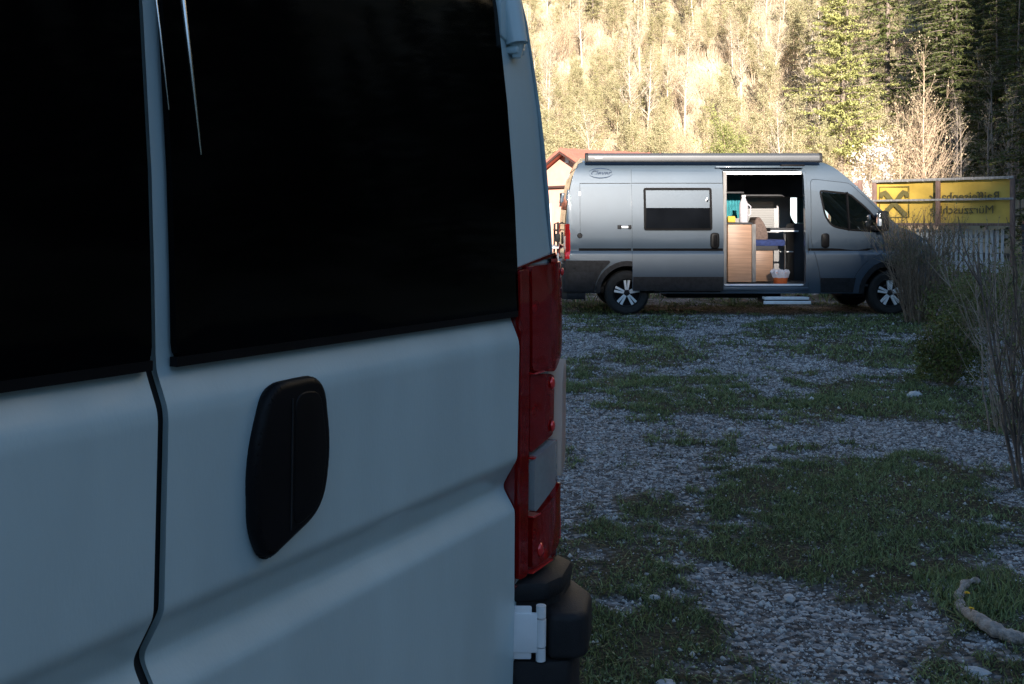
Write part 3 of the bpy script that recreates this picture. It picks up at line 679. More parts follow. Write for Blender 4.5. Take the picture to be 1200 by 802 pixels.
    b = MB(); b.sheet([(-.806, .39), (.806, .39), (.806, 1.31), (-.806, 1.31)], [], [], [w for w, _ in DOOR if .4 < w < 1.3], lambda v, w: (rear_u(v, w)+interp(DOOR, w)+.0125, v, w)); b.sheet([(-.81, 1.30), (.81, 1.30), (.81, 2.25), (-.81, 2.25)], [], [], [1.4, 1.5, 1.67, 1.84, 2.0, 2.15], lambda v, w: (rear_u(v, w)+.03, v, w)); b.build('rear_door_seal', M['rubber'], P)
    return body

# ---- the white van in front
nv = thing('camper_van', 'white van close to the camera, seen from its rear doors with dark windows', 'van', (-.358-.447*.0262, .995-.894*.0262, 0.0))
nv.rotation_mode = 'QUATERNION'
hd = math.atan2(.447, -.894)
nv.rotation_quaternion = (Matrix.Rotation(hd, 4, 'Z') @ Matrix.Rotation(R(1.2), 4, 'X')).to_quaternion()
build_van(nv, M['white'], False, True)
# bright reflected streaks in the right rear window, put in as slim polished strips
for (v, w0, w1, r) in ((-.064, 1.522, 2.05, .0036), (-.022, 1.565, 2.05, .0018)):
    b = MB(); pts = [w0+(w1-w0)*k/6 for k in range(7)]
    b.tube([(interp(LEAN, w)-.0075, v+.08*(w-w0), w) for w in pts], [r*.3]+[r*(.5+.12*k) for k in range(1, 7)], 8); b.build('window_streak', M['chrome'], nv)

# ---- the grey camper van behind
FX, FY = .8205, 16.2
fv = thing('camper_van', 'grey metallic camper van parked side-on with its sliding door open and awning on the roof', 'van', (FX, FY, 0))
build_van(fv, M['grey'], True, False)
def LP(px, py, v):
    Y = FY+v
    return ((px-600)*Y/1167-FX, 1.45-(py-259)*Y/1167)
# sliding door, slid back along the body
SO = .060
SD = round_poly([(1.01, .385), (2.40, .385), (2.40, 2.25), (1.01, 2.25)], [.03, .04, .05, .03])
b = MB(); side_sheet(b, SD, [], -1, SO, (0, .045, 0), [1.1, 1.6, 2.1]); sd = b.build('sliding_door', M['grey'], fv, 30)
WN = round_poly([(1.185, 1.305), (2.225, 1.305), (2.225, 1.955), (1.185, 1.955)], .04)
b = MB(); side_sheet(b, WN, [shrink(WN, .035)], -1, SO+.016, (0, .02, 0)); b.build('window_frame', M['black_gloss'], sd)
b = MB(); b.sheet(shrink(WN, .03), [], [], [], lambda u, w: (u, -(1.088-(w-1.305)*.155), w)); b.build('window_pane', M['glass_far'], sd)
b = MB(); b.box(2.14, 2.165, -1.075, -1.03, 1.75, 1.80, .004); b.build('window_catch', M['chrome'], sd)
b = MB(); b.prism(round_poly([(2.195, 1.03), (2.33, 1.03), (2.33, 1.27), (2.195, 1.27)], .055), 'y', -1.045, -1.094, .014, 3); h = b.build('handle', M['handle'], sd)
b = MB(); b.prism(round_poly([(2.235, 1.06), (2.29, 1.06), (2.29, 1.24), (2.235, 1.24)], .025), 'y', -1.09, -1.102, .004); b.build('handle_grip', M['black_gloss'], h)
q = MB(); side_sheet(q, [(1.02, .39), (2.39, .39), (2.39, .60), (1.02, .60)], [], -1, SO+.010, (0, .03, 0)); q.build('side_skirt', M['black_plastic'], sd)
def seam(name, parent, pts, off, r=.005):
    m = MB(); m.tube([(u, -(sidev(u, w)+off), w) for u, w in pts], r, 5); return m.build(name, M['rubber'], parent)
seam('panel_gap', sd, [(1.01+k*.139, 2.025) for k in range(11)], SO)
seam('panel_gap', fv, [(.22+k*.13, 2.025) for k in range(7)], .0)
seam('panel_gap', fv, [(.22, 2.025-(k*.12)) for k in range(8)], 0, .003)
seam('panel_gap', fv, [(3.70, w) for w in (.45, .9, 1.3, 1.7, 2.0, 2.2)], 0, .004)
# dark strips laid in the waist groove of body and doors for its shade
for (u0, u1, off, par) in ((.20, 1.0, 0, fv), (1.02, 2.39, SO, sd), (3.68, 3.74, 0, fv)):
    q = MB(); side_sheet(q, [(u0, .992), (u1, .992), (u1, 1.03), (u0, 1.03)], [], -1, off+.003, (0, .01, 0)); q.build('groove_shade', M['black_gloss'], par)
q = MB(); side_sheet(q, [(3.75, .992), (4.60, .992), (4.72, 1.03), (3.74, 1.03)], [], -1, .004, (0, .01, 0)); q.build('groove_shade', M['black_gloss'], fv)
# side marker, catch, fuel cap, roof rail
b = MB(); b.lathe([(0, -.02), (.030, -.02), (.040, -.008), (.040, .01), (0, .01)], 20, 'y', (.215, -.998, 1.225)); b.build('lock_cap', M['black_plastic'], fv)
for (x0, x1, y0) in ((.79, .85, -1.012), (.955, 1.0, -1.03)):
    b = MB(); b.box(x0, x1, y0, -.99, 1.325, 1.385, .008); b.build('catch_bracket', M['black_plastic'], fv)
b = MB(); b.box(.85, .955, -1.016, -.995, 1.34, 1.37, .006); b.build('catch_bar', M['alu'], fv)
b = MB(); b.box(.20, .235, -.955, -.93, 1.83, 1.90, .008); b.build('marker_light', M['white_trim'], fv)
# rear quarter lower cladding (bumper side)
q = MB(); q.sheet([(.0, .37), (.43, .37), (.455, .50), (.54, .68), (.68, .82), (.66, .845), (.0, .845)], [], [.1, .2], [.5, .6, .7, .8], lambda u, w: (u, -(sidev(max(u, .06), w)+.018), w), (0, .05, 0)); q.build('rear_quarter_cladding', M['black_plastic'], fv)
# opening frame, upper rail, sill
b = MB()
side_sheet(b, round_poly([(2.36, .44), (3.70, .44), (3.70, 2.26), (2.36, 2.26)], [.04, .08, .1, .04]), [OPEN], -1, .006, (0, .09, 0)); b.build('door_surround', M['grey'], fv)
b = MB(); b.box(2.41, 2.465, -.975, -.90, .47, 2.20, .012); b.build('door_post', M['timber_grey'], fv)
b = MB(); b.prism([(-.93, 2.16), (-.88, 2.16), (-.88, 2.21), (-.915, 2.21)], 'x', 2.42, 3.62, .004); b.build('door_rail', M['alu'], fv)
b = MB(); b.box(2.30, 3.64, -.955, -.905, 2.262, 2.285, .005); b.build('upper_track', M['grey'], fv)
b = MB(); b.box(3.30, 3.66, -.962, -.90, 2.285, 2.312, .004); b.build('track_cover', M['black_gloss'], fv)
b = MB(); b.box(2.42, 3.63, -1.008, -.92, .452, .484, .006); b.build('sill_strip', M['white_trim'], fv)
b = MB(); b.box(2.40, 3.70, -1.024, -.90, .385, .44, .008); b.build('sill', M['grey'], fv)
# folding step
st = bpy.data.objects.new('folding_step', None); COL.objects.link(st); st.parent = fv; st.empty_display_size = .1
b = MB(); b.box(2.985, 3.655, -1.215, -1.05, .262, .300, .006); b.build('tread', M['white_trim'], st)
b = MB(); b.box(2.965, 3.675, -1.235, -1.20, .196, .244, .006); b.build('tread', M['white_trim'], st)
b = MB(); b.box(3.0, 3.03, -1.21, -.7, .20, .30); b.box(3.61, 3.64, -1.21, -.7, .20, .30); b.box(2.99, 3.65, -1.19, -.9, .244, .26); b.build('step_arm', M['black_plastic'], st)
# awning
aw = bpy.data.objects.new('awning', None); COL.objects.link(aw); aw.parent = fv; aw.empty_display_size = .1
u0, _ = LP(686, 180, -1.0); u1, _ = LP(964, 180, -1.0)
prof = round_poly([(-1.0, 2.352), (-.86, 2.352), (-.86, 2.485), (-.95, 2.490), (-1.005, 2.455)], [.02, .01, .02, .03, .04], 4)
b = MB(); b.prism(prof, 'x', u0+.04, u1-.04, 0); b.build('awning_case', M['alu'] if False else mat('anthracite_awning_case', (0.075, 0.08, 0.088), 0.42, 0.2, .05, 3), aw)
b = MB()
for (a, c) in ((u0, u0+.045), (u1-.045, u1)): b.prism([(p[0]*1.0-.004*(1 if p[0] < -.93 else -1), p[1]+(.004 if p[1] > 2.42 else -.004)) for p in prof], 'x', a, c, .006)
b.build('end_cap', M['black_plastic'], aw)
b = MB(); b.box(u0+.04, u1-.04, -1.012, -.99, 2.352, 2.372, .004); b.build('lead_rail', M['black_plastic'], aw)
b = MB(); b.box(u0+.14, u0+.26, -1.0125, -1.0, 2.405, 2.425, .002); b.build('badge', M['white_trim'], aw)

# lettering helper (flat print made of real letters)
def lettering(name, text, size, m, parent, mtx, shear=0.0, bold=0.0, extr=0.0):
    cu = bpy.data.curves.new(name, 'FONT'); cu.body = text; cu.size = size; cu.shear = shear; cu.extrude = extr; cu.offset = bold; cu.align_x = 'CENTER'; cu.align_y = 'CENTER'; cu.resolution_u = 3
    tmp = bpy.data.objects.new('tmp', cu); COL.objects.link(tmp)
    dg = bpy.context.evaluated_depsgraph_get(); me = bpy.data.meshes.new_from_object(tmp.evaluated_get(dg)); bpy.data.objects.remove(tmp); me.transform(mtx)
    return link(name, me, m, parent)
bu, bw_ = LP(704, 203, -.93)
dark_print = mat('dark_blue_print', (0.03, 0.05, 0.09), .4, 0, .1, 5)
mt = Matrix.Translation((bu, -(sidev(1, bw_)+.007), bw_)) @ Matrix.Rotation(R(90+9), 4, 'X')
lettering('lettering', 'Clever', .115, dark_print, fv, mt, .3, .002, .002)
b = MB()
for (a0, a1, sgn) in ((200, 350, 1), (15, 165, 1)):
    pts = []
    for k in range(17):
        a = R(a0+(a1-a0)*k/16); uu = bu+.185*math.cos(a); ww = bw_+.075*math.sin(a); pts.append((uu, -(sidev(1, ww)+.004), ww))
    b.tube(pts, [.002+.006*math.sin(math.pi*k/16) for k in range(17)], 6)
b.build('emblem', dark_print, fv)

# interior
def ibox(name, px0, px1, py0, py1, v0, v1, m, par=fv, bev=.006):
    ua, wa = LP(px0, py1, v0); ub, wb = LP(px1, py0, v0)
    q = MB(); q.box(ua, ub, v0, v1, wa, wb, bev); return q.build(name, m, par)
b = MB(); b.box(2.2, 5.0, -.90, .90, .443, .470); b.build('floor', mat('dark_floor_vinyl', (.06, .06, .065), .5, 0, .3, 9), fv)
b = MB(); b.sheet([(2.0, .47), (3.95, .47), (3.95, 2.25), (2.0, 2.25)], [LWIN], [], [], lambda u, w: (u, .862, w), (0, .03, 0)); b.build('inner_wall', M['interior_white'], fv)
b = MB(); side_sheet(b, shrink(LWIN, -.01), [], 1, .004); b.build('left_window', M['glass'], fv)
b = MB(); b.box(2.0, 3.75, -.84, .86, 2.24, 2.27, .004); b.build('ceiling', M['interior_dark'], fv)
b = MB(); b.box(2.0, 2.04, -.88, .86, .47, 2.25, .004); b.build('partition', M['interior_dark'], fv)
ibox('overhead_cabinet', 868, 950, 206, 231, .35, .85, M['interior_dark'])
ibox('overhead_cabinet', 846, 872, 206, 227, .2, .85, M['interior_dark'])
b = MB(); b.sheet(shrink(LWIN, -.035), [shrink(LWIN, .02)], [], [], lambda u, w: (u, .835, w), (0, .026, 0)); wf = b.build('window_frame', M['interior_white'], fv)
b = MB(); nb_ = 26; rows = [[b.bm.verts.new((u, .845+.006*(k % 2), 1.28+.51*k/nb_)) for u in (2.83, 3.67)] for k in range(nb_+1)]
for k in range(nb_): b.bm.faces.new((rows[k][0], rows[k][1], rows[k+1][1], rows[k+1][0]))
b.build('blind', leaf_mat('grey_pleated_blind', (.36, .36, .36), (.40, .40, .40), 3, .35, .8), wf, 0)
kc = ibox('kitchen_cabinet', 853, 881, 263, 331, -.84, -.20, M['wood_veneer'])
ibox('worktop', 851, 882.5, 261, 263.2, -.86, -.18, M['interior_dark'], kc)
ibox('cabinet_edge', 881.5, 886, 263, 331, -.80, -.24, M['timber_grey'], kc)
sb = ibox('seat_box', 885, 906, 294, 330, -.45, .30, M['wood_veneer'])
ibox('seat_base', 884, 912, 288.5, 294, -.46, .32, M['interior_dark'], sb)
ibox('seat_cushion', 885, 921, 281, 289, -.40, .30, M['fabric_blue'], sb, .03)
# seat backrest: rounded shell
b = MB(); pr = []
for (px, py) in ((885, 283), (884, 262), (887, 255), (891, 255), (895, 260), (899, 268), (901, 277), (900, 283)): pr.append(LP(px, py, -.30))
b.prism(round_poly(pr, .05), 'y', -.30, .18, .03, 3); b.build('backrest', M['fabric_brown'], fv)
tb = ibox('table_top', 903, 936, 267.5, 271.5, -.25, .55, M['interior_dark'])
ibox('table_edge', 903, 936, 270.2, 271.8, -.262, -.248, M['white_trim'], tb, .002)
ul, wl_ = LP(920, 271, -.1); b = MB(); b.tube([(ul, -.1, .47), (ul, -.1, wl_)], .022, 12); b.tube([(ul, -.1, .47), (ul, -.1, .485)], .10, 16); b.build('table_leg', M['chrome'], tb)
ibox('shelf_edge', 914, 930, 294.5, 296, .10, .16, M['white_trim'])
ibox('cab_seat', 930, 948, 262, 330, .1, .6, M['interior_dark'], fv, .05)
def curtain(px0, px1, py0, py1, v, m, nm='curtain'):
    ua, wa = LP(px0, py1, v); ub, wb = LP(px1, py0, v); q = MB(); n = 24; rows = []
    for j, w in enumerate((wa, (wa+wb)/2, wb)):
        rows.append([q.bm.verts.new((ua+(ub-ua)*k/n, v+.018*math.sin(k*1.25+j*.3), w)) for k in range(n+1)])
    for j in range(2):
        for k in range(n): q.bm.faces.new((rows[j][k], rows[j][k+1], rows[j+1][k+1], rows[j+1][k]))
    bmesh.ops.solidify(q.bm, geom=list(q.bm.faces), thickness=.006)
    return q.build(nm, m, fv, 80)
curtain(850, 867, 224, 256, .40, M['turquoise']); curtain(934, 943, 231, 268, .75, mat('grey_blue_curtain', (.10, .22, .27), .8, 0, .1, 8))
# things on the worktop and floor
wt = LP(866, 261, -.5)[1]
def ring_thing(name, prof, m, label, cat, px, v, z, n=20, parent=None):
    q = MB(); q.lathe(prof, n, 'z'); o = q.build(name, m, parent, 50)
    return o
u, _ = LP(871.5, 262, -.45); jx = thing('water_jug', 'white plastic jug standing on the kitchen worktop inside the grey van', 'jug', (FX+u, FY-.45, wt+.002))
ring_thing('jug_body', [(0, 0), (.065, 0), (.072, .02), (.072, .22), (.066, .30), (.035, .37), (.03, .40), (0, .40)], M['bag'], None, None, 0, 0, 0, 20, jx)
ring_thing('lid', [(0, .40), (.034, .40), (.034, .43), (0, .432)], M['white_trim'], None, None, 0, 0, 0, 16, jx)
b = MB(); b.tube([(.068, 0, .10), (.11, 0, .13), (.112, 0, .25), (.066, 0, .29)], .011, 8); b.build('handle', M['bag'], jx)
u, _ = LP(857, 262, -.5); b = MB(); b.box(-.06, .06, -.04, .04, .0, .10, .015, 2); o = b.build('sponge', M['yellow_sponge']); o.location = (FX+u, FY-.5, wt+.002); tag(o, 'yellow sponge block on the worktop under the turquoise curtain', 'sponge')
u, _ = LP(914.5, 330, -.78)
bk = thing('bucket', 'orange bucket with a crumpled white bin liner inside the open van door', 'bucket', (FX+u, FY-.78, .472))
ring_thing('bucket_body', [(0, 0), (.098, 0), (.102, .01), (.122, .17), (.127, .172), (.127, .185), (.112, .185), (.095, .02), (0, .015)], M['orange'], None, None, 0, 0, 0, 28, bk)
b = MB(); n = 28; rings = []
for (r, z, amp) in ((.118, .10, .004), (.131, .15, .010), (.138, .19, .016), (.120, .215, .02), (.09, .20, .015), (.05, .12, .01)):
    rings.append([b.bm.verts.new(((r+amp*math.sin(k*2.3+z*40)+amp*.6*math.sin(k*5.1))*math.cos(2*math.pi*k/n), (r+amp*math.sin(k*2.3+z*40))*math.sin(2*math.pi*k/n), z+amp*math.sin(k*1.7+r*30))) for k in range(n)])
for i in range(len(rings)-1):
    for k in range(n): b.bm.faces.new((rings[i][k], rings[i][(k+1) % n], rings[i+1][(k+1) % n], rings[i+1][k]))
b.bm.faces.new(rings[-1]); b.build('bin_liner', M['bag'], bk, 25)
# rear carrier on the grey van
ca = bpy.data.objects.new('rear_carrier', None); COL.objects.link(ca); ca.parent = fv; ca.empty_display_size = .1
b = MB()
for v in (-.62, .62): b.tube([(-.03, v, 1.42), (-.10, v, 1.40), (-.11, v, .80), (-.03, v, .76)], .018, 8)
b.tube([(-.11, -.62, 1.30), (-.11, .62, 1.30)], .016, 8); b.build('carrier_frame', M['black_plastic'], ca)
b = MB(); b.box(-.20, -.09, -.70, .70, 1.01, 1.05, .01); b.build('carrier_rail', M['alu'], ca)
b = MB(); b.box(-.115, -.085, -.66, -.58, .55, .95, .012); b.build('carrier_strap', M['slat'], ca)
b = MB(); b.box(-.15, -.07, -.72, -.60, 1.12, 1.25, .02); b.build('carrier_clamp', M['black_plastic'], ca)

# ------------------------------------------------------------------ red house
def build_house():
    ang = math.atan2(.58, .81)
    h = thing('house', 'small salmon red house with a low gable roof behind the grey van', 'house', (1.9, 34, 0), ang)
    # local x: along the ridge away, local y: left; gable at x=0
    W, Ln, H, pit = 3.2, 7.5, 3.92, .48
    wall = round_poly([(-W, -.1), (W, -.1), (W, H-.12-pit*W), (0, H-.12), (-W, H-.12-pit*W)], .001, 1)
    b = MB(); b.prism([(-W, -.1), (W, -.1), (W, H-.14-pit*W), (0, H-.14), (-W, H-.14-pit*W)], 'x', 0.0, Ln); b.build('wall', M['house_wall'], h)
    ov = .45
    for s in (-1, 1):
        b = MB(); b.prism([(0, H-.1), (s*(W+ov), H-.1-pit*(W+ov)), (s*(W+ov), H-pit*(W+ov)), (0, H)], 'x', -.35, Ln+.3); r = b.build('roof', M['house_roof'], h)
        b = MB(); b.prism([(0, H-.19), (s*(W+ov), H-.19-pit*(W+ov)), (s*(W+ov), H-.105-pit*(W+ov)), (0, H-.105)], 'x', -.36, -.30); b.build('verge_board', M['house_trim'], r)
        b = MB()
        for k in range(14): x = -.3+k*.58; b.prism([(0, H+.002), (s*(W+ov), H+.002-pit*(W+ov)), (s*(W+ov), H+.03-pit*(W+ov)), (0, H+.03)], 'x', x, x+.03)
        b.build('roof_seam', M['house_roof'], r)
    b = MB(); b.box(-.04, -.002, -.09, .09, 3.42, 3.62, .01); b.build('gable_vent', M['white_trim'], h)
    b = MB(); b.box(-.12, -.002, -2.9, 2.9, 2.58, 2.66, .01); b.build('gable_beam', M['house_trim'], h)
    b = MB(); b.tube([(-.01, .10, 2.36), (-.20, .10, 2.36), (-.22, .10, 2.05)], .06, 10); b.build('stove_pipe', M['black_plastic'], h)
    b = MB(); b.tube([(-.01, -.45, 2.42), (-.30, -.45, 2.40), (-.32, -.45, 2.30)], .07, 10); b.build('bracket_lamp', M['black_plastic'], h)
    for y in (-1.9, .95):
        b = MB(); b.box(-.03, .02, y-.02, y+.9, .9, 2.05, .006); w = b.build('window', M['white_trim'], h)
        b = MB(); b.box(-.036, -.025, y+.06, y+.40, .98, 1.97); b.box(-.036, -.025, y+.47, y+.82, .98, 1.97); b.build('pane', M['glass_far'], w)
build_house()

# ------------------------------------------------------------------ banner, fences
def build_banner():
    A = Vector((9.94, 27.3)); B = Vector((12.42, 24.7)); Ln = (B-A).length; ang = math.atan2((B-A).y, (B-A).x)
    root = thing('banner_frame', 'yellow bank banner seen from behind, tied in a brown timber frame', 'banner', (A.x, A.y, 0), ang)
    z1, z0, zm = 2.53, 1.36, 2.0
    for x in (0, Ln*.485, Ln):
        b = MB(); b.box(x-.05, x+.05, -.05, .05, -.1 if x != Ln*.485 else z0-.05, z1+.03 if x < Ln*.9 else z1+.05, .006); b.build('post', M['timber'], root)
    for (z, th, m, y0) in ((z1, .034, 'timber_grey', -.062), (zm, .027, 'timber_grey', -.066), (z0, .034, 'timber', -.062)):
        b = MB(); b.box(-.04, Ln+.04, y0, y0+.05, z-th, z+th, .005); b.build('rail', M[m], root)
    # cloth, behind the frame, slack between its ties
    b = MB(); nx, nz = 40, 16; rows = []
    for j in range(nz+1):
        row = []
        for i in range(nx+1):
            x = .02+(Ln-.04)*i/nx; z = z0+.02+(z1-z0-.05)*j/nz; fx = math.sin(math.pi*((i/nx*2) % 1)); 
            row.append(b.bm.verts.new((x, .075+.045*fx*math.sin(math.pi*j/nz)+.012*math.sin(x*5+z*7), z)))
        rows.append(row)
    for j in range(nz):
        for i in range(nx): b.bm.faces.new((rows[j][i], rows[j][i+1], rows[j+1][i+1], rows[j+1][i]))
    cl = b.build('banner_cloth', M['yellow_banner'], root, 60)
    def front(x, z): return Matrix.Translation((x, .060, z)) @ Matrix.Rotation(R(90), 4, 'X') @ Matrix.Diagonal((-1, 1, 1, 1))
    lettering('lettering', 'Raiffeisenbank', .31, M['print'], cl, front(Ln-1.21, 2.07), 0, .002, .003)
    lettering('lettering', 'Mürzzuschlag', .30, M['print'], cl, front(Ln-1.27, 1.73), 0, .0, .003)
    # gable cross emblem in a square outline
    cx, cz = .53, 1.96; hs = .42
    b = MB()
    for (x0, x1, a0, a1) in ((-hs, hs, hs-.018, hs), (-hs, hs, -hs, -hs+.018), (-hs, -hs+.018, -hs, hs), (hs-.018, hs, -hs, hs)): b.box(cx+x0, cx+x1, .056, .060, cz+a0, cz+a1)
    for sg in (-1, 1):
        cl_ = [(-.34, -.37), (-.10, -.13), (.10, .07), (.19, .18), (.26, .25), (.34, .23), (.37, .12)]; wd = [.06, .06, .06, .07, .075, .06, .05]
        P2 = [Vector(p) for p in cl_]; up_, dn_ = [], []
        for i, p in enumerate(P2):
            d = (P2[min(i+1, 6)]-P2[max(i-1, 0)]).normalized(); nn = Vector((-d.y, d.x)); up_.append(p+nn*wd[i]); dn_.append(p-nn*wd[i])
        for i in range(6):
            q = [up_[i], up_[i+1], dn_[i+1], dn_[i]]; b.prism([(cx+sg*p.x, cz+p.y) for p in q], 'y', .048+.004*(sg > 0), .060+.003*(sg > 0))
    b.build('emblem', mat('lightened_banner_print', (0.11, 0.09, 0.025), .7, 0, .15, 12), cl)  # print colour lightened for the light coming through the cloth
    # eyelet ties
    b = MB()
    for x in np.linspace(.1, Ln-.1, 9): b.tube([(x, -.07, z1-.03), (x, .08, z1-.06)], .006, 5)
    b.build('tie', M['white_trim'], cl)
build_banner()

def fence(name, label, A, B, z0, z1, pitch, sw, m, rails, post_pitch=2.4):
    A = Vector(A); B = Vector(B); Ln = (B-A).length; ang = math.atan2((B-A).y, (B-A).x)
    root = thing(name, label, 'fence', (A.x, A.y, 0), ang)
    n = int(Ln/pitch); first = None
    for k in range(n):
        x = k*pitch
        if first is None:
            b = MB(); b.box(-sw/2, sw/2, -.012, .012, z0, z1, .004, 1); first = b.build('slat', m, root); o = first
        else:
            o = first.copy(); COL.objects.link(o); o.parent = root
        o.location = (x, random.uniform(-.004, .004), random.uniform(-.02, .02)); o.rotation_euler = (0, random.uniform(-.012, .012), 0)
    for z in rails:
        b = MB(); b.box(-.05, Ln, .014, .055, z-.045, z+.045, .004, 1); b.build('rail', M['timber_grey'], root)
    k = 0
    while k*post_pitch <= Ln:
        b = MB(); b.box(k*post_pitch-.05, k*post_pitch+.05, .056, .15, -.2, z1-.02, .005, 1); b.build('post', M['timber_grey'], root); k += 1
    return root
fence('slat_fence', 'pale grey upright slat fence below the yellow banner', (9.0, 28.9), (12.55, 25.2), .12, 1.22, .128, .075, M['slat'], (1.05, .35))
# dark board fence to the right of the banner
fr = thing('board_fence', 'dark horizontal board fence running on right of the banner frame', 'fence', (12.75, 24.9, 0), R(-12))
for k in range(7):
    b = MB(); b.box(0, 6.0, random.uniform(-.004, .004)-.012, .014, .10+k*.185, .10+k*.185+.165, .004, 1); b.build('board', M['dark_board'], fr)
for x in (.1, 2.0, 4.0, 5.9):
    b = MB(); b.box(x-.05, x+.05, .016, .11, -.2, 1.45, .004, 1); b.build('post', M['timber'], fr)
# pale blue notice panel left of the banner
nb = thing('notice_board', 'pale blue panel in a timber frame left of the yellow banner', 'sign', (9.2, 27.9, 0), R(-42))
b = MB(); b.box(-2.3, .52, -.012, .012, .75, 2.42, .004); b.build('panel', M['pale_sign'], nb)
for x in (-2.35, .57):
    b = MB(); b.box(x-.05, x+.05, -.05, .05, -.1, 2.56, .005); b.build('post', M['timber'], nb)
b = MB(); b.box(-2.35, .52, -.045, .045, 2.425, 2.50, .005); b.build('rail', M['timber'], nb)

# ------------------------------------------------------------------ plants
def tubes_np(lines, sides=3):
    """lines: list of (pts Nx3, radii N) with the same N per call group -> verts, faces"""
    VV, FF, off = [], [], 0
    ang = np.arange(sides)*2*np.pi/sides
    for pts, rad in lines:
        pts = np.asarray(pts, float); n = len(pts)
        d = np.gradient(pts, axis=0); d /= np.linalg.norm(d, axis=1, keepdims=True)+1e-9
        a = np.cross(d, [0.3, 0.5, 0.81]); a /= np.linalg.norm(a, axis=1, keepdims=True)+1e-9; b = np.cross(d, a)
        r = np.asarray(rad, float)[:, None, None]
        V = pts[:, None]+(a[:, None]*np.cos(ang)[None, :, None]+b[:, None]*np.sin(ang)[None, :, None])*r
        i = np.arange(n*sides).reshape(n, sides); j = np.roll(i, -1, 1)
        F = np.stack([i[:-1], j[:-1], j[1:], i[1:]], -1).reshape(-1, 4)
        VV.append(V.reshape(-1, 3)); FF.append(F+off); off += n*sides
    return np.concatenate(VV), np.concatenate(FF)

def leaves_np(cent, size, flat=0.0, aspect=1.0):
    n = len(cent); size = np.broadcast_to(size, n)
    a = rng.normal(size=(n, 3)); a[:, 2] *= (1-flat); a /= np.linalg.norm(a, axis=1, keepdims=True)
    c = rng.normal(size=(n, 3)); c[:, 2] *= (1-flat); b = c-a*(c*a).sum(1, keepdims=True); b /= np.linalg.norm(b, axis=1, keepdims=True)+1e-9
    a = a*size[:, None]; b = b*size[:, None]*aspect
    V = np.stack([cent-a, cent-b*.6+a*.1, cent+a, cent+b*.6-a*.1], 1).reshape(-1, 3)
    F = np.arange(n*4).reshape(n, 4)
    return V, F

def bent(p, d, length, n, wob, rise):
    pts = [np.array(p, float)]; d = np.array(d, float); d /= np.linalg.norm(d)
    for k in range(n):
        d = d+rng.normal(0, wob, 3)+np.array([0, 0, rise]); d /= np.linalg.norm(d); pts.append(pts[-1]+d*length/n)
    return np.array(pts)

def broadleaf(h, spread, nbr, nsub, leaf_n, leaf_s, stems=1, low=.25, up=.9, tr=.012):
    trunk, branch, tips = [], [], []
    for s in range(stems):
        a = rng.uniform(0, 6.28); d0 = (math.cos(a)*.12*(stems > 1), math.sin(a)*.12*(stems > 1), 1)
        hh = h*(1 if s == 0 else rng.uniform(.7, .95)); r0 = h*tr*(1 if stems == 1 else .7)
        t = bent((rng.normal(0, .05*stems), rng.normal(0, .05*stems), -.2), d0, hh, 10, .035, .03); rad = np.linspace(r0, r0*.15, 11); trunk.append((t, rad))
        for k in range(nbr//stems):
            f = rng.uniform(low, .98)**.9; i = f*10; i0 = min(int(i), 9); p = t[i0]+(t[i0+1]-t[i0])*(i-i0); a = rng.uniform(0, 6.28)
            L = spread*(1.15-f*.75)*rng.uniform(.6, 1.15); br = bent(p, (math.cos(a), math.sin(a), up*rng.uniform(.7, 1.5)), L, 5, .10, .10); r1 = r0*(1-f*.75)*.42
            branch.append((br, np.linspace(r1, r1*.25, 6)))
            for q in range(nsub):
                j = rng.integers(1, 6); dd = br[j]-br[j-1]; dd = dd/np.linalg.norm(dd)+rng.normal(0, .5, 3); sb = bent(br[j], dd, L*rng.uniform(.25, .5), 3, .15, .08); branch.append((np.vstack([sb, sb[-1:]+.001, sb[-1:]+.002]), np.linspace(r1*.4, r1*.12, 6))); tips.append(sb)
    Vt, Ft = tubes_np(trunk, 6); Vb, Fb = tubes_np(branch, 3)
    T = np.concatenate(tips); idx = rng.integers(0, len(T), leaf_n); C = T[idx]+rng.normal(0, leaf_s*1.6, (leaf_n, 3))
    return (np.concatenate([Vt, Vb]), np.concatenate([Ft, Fb+len(Vt)])), leaves_np(C, leaf_s*rng.uniform(.5, 1.3, leaf_n), 0, .8)

def conifer(h, w, dens=1.0, droop=.25, leaf=.09, flat=.45):
    t = bent((0, 0, -.2), (0, 0, 1), h, 8, .01, .02); trunk = [(t, np.linspace(h*.013, h*.002, 9))]; C = []; B = []
    z = h*.06
    while z < h*.985:
        f = z/h; n = int(rng.integers(6, 9))
        for k in range(n):
            a = rng.uniform(0, 6.28); L = w*(1-f)**.85*rng.uniform(.65, 1.15)+.08
            m = 7; s = np.linspace(0, 1, m); px = np.cos(a)*L*s; py = np.sin(a)*L*s; pz = z+rng.normal(0, h*.022)+L*(.18*s-droop*s*s*1.6+.12*s**3)
            P = np.stack([px, py, pz], -1); B.append((P[[0, 2, 4, 6]], np.linspace(h*.0028, h*.0007, 4)))
            nl = int((6+26*L/w)*dens); u = rng.random(nl)**.75; q = np.stack([np.interp(u, s, px), np.interp(u, s, py), np.interp(u, s, pz)], -1)
            side = rng.normal(0, .16*L, nl)*(1.05-u); q[:, 0] += -np.sin(a)*side; q[:, 1] += np.cos(a)*side; q[:, 2] += rng.normal(-.03, .04, nl)-np.abs(side)*.25
            C.append(q)
        z += h*.035*rng.uniform(.7, 1.2)
    C = np.concatenate(C); Vt, Ft = tubes_np(trunk, 6); Vb, Fb = tubes_np(B, 3)
    return (np.concatenate([Vt, Vb]), np.concatenate([Ft, Fb+len(Vt)])), leaves_np(C, leaf*rng.uniform(.6, 1.5, len(C)), flat, .55)

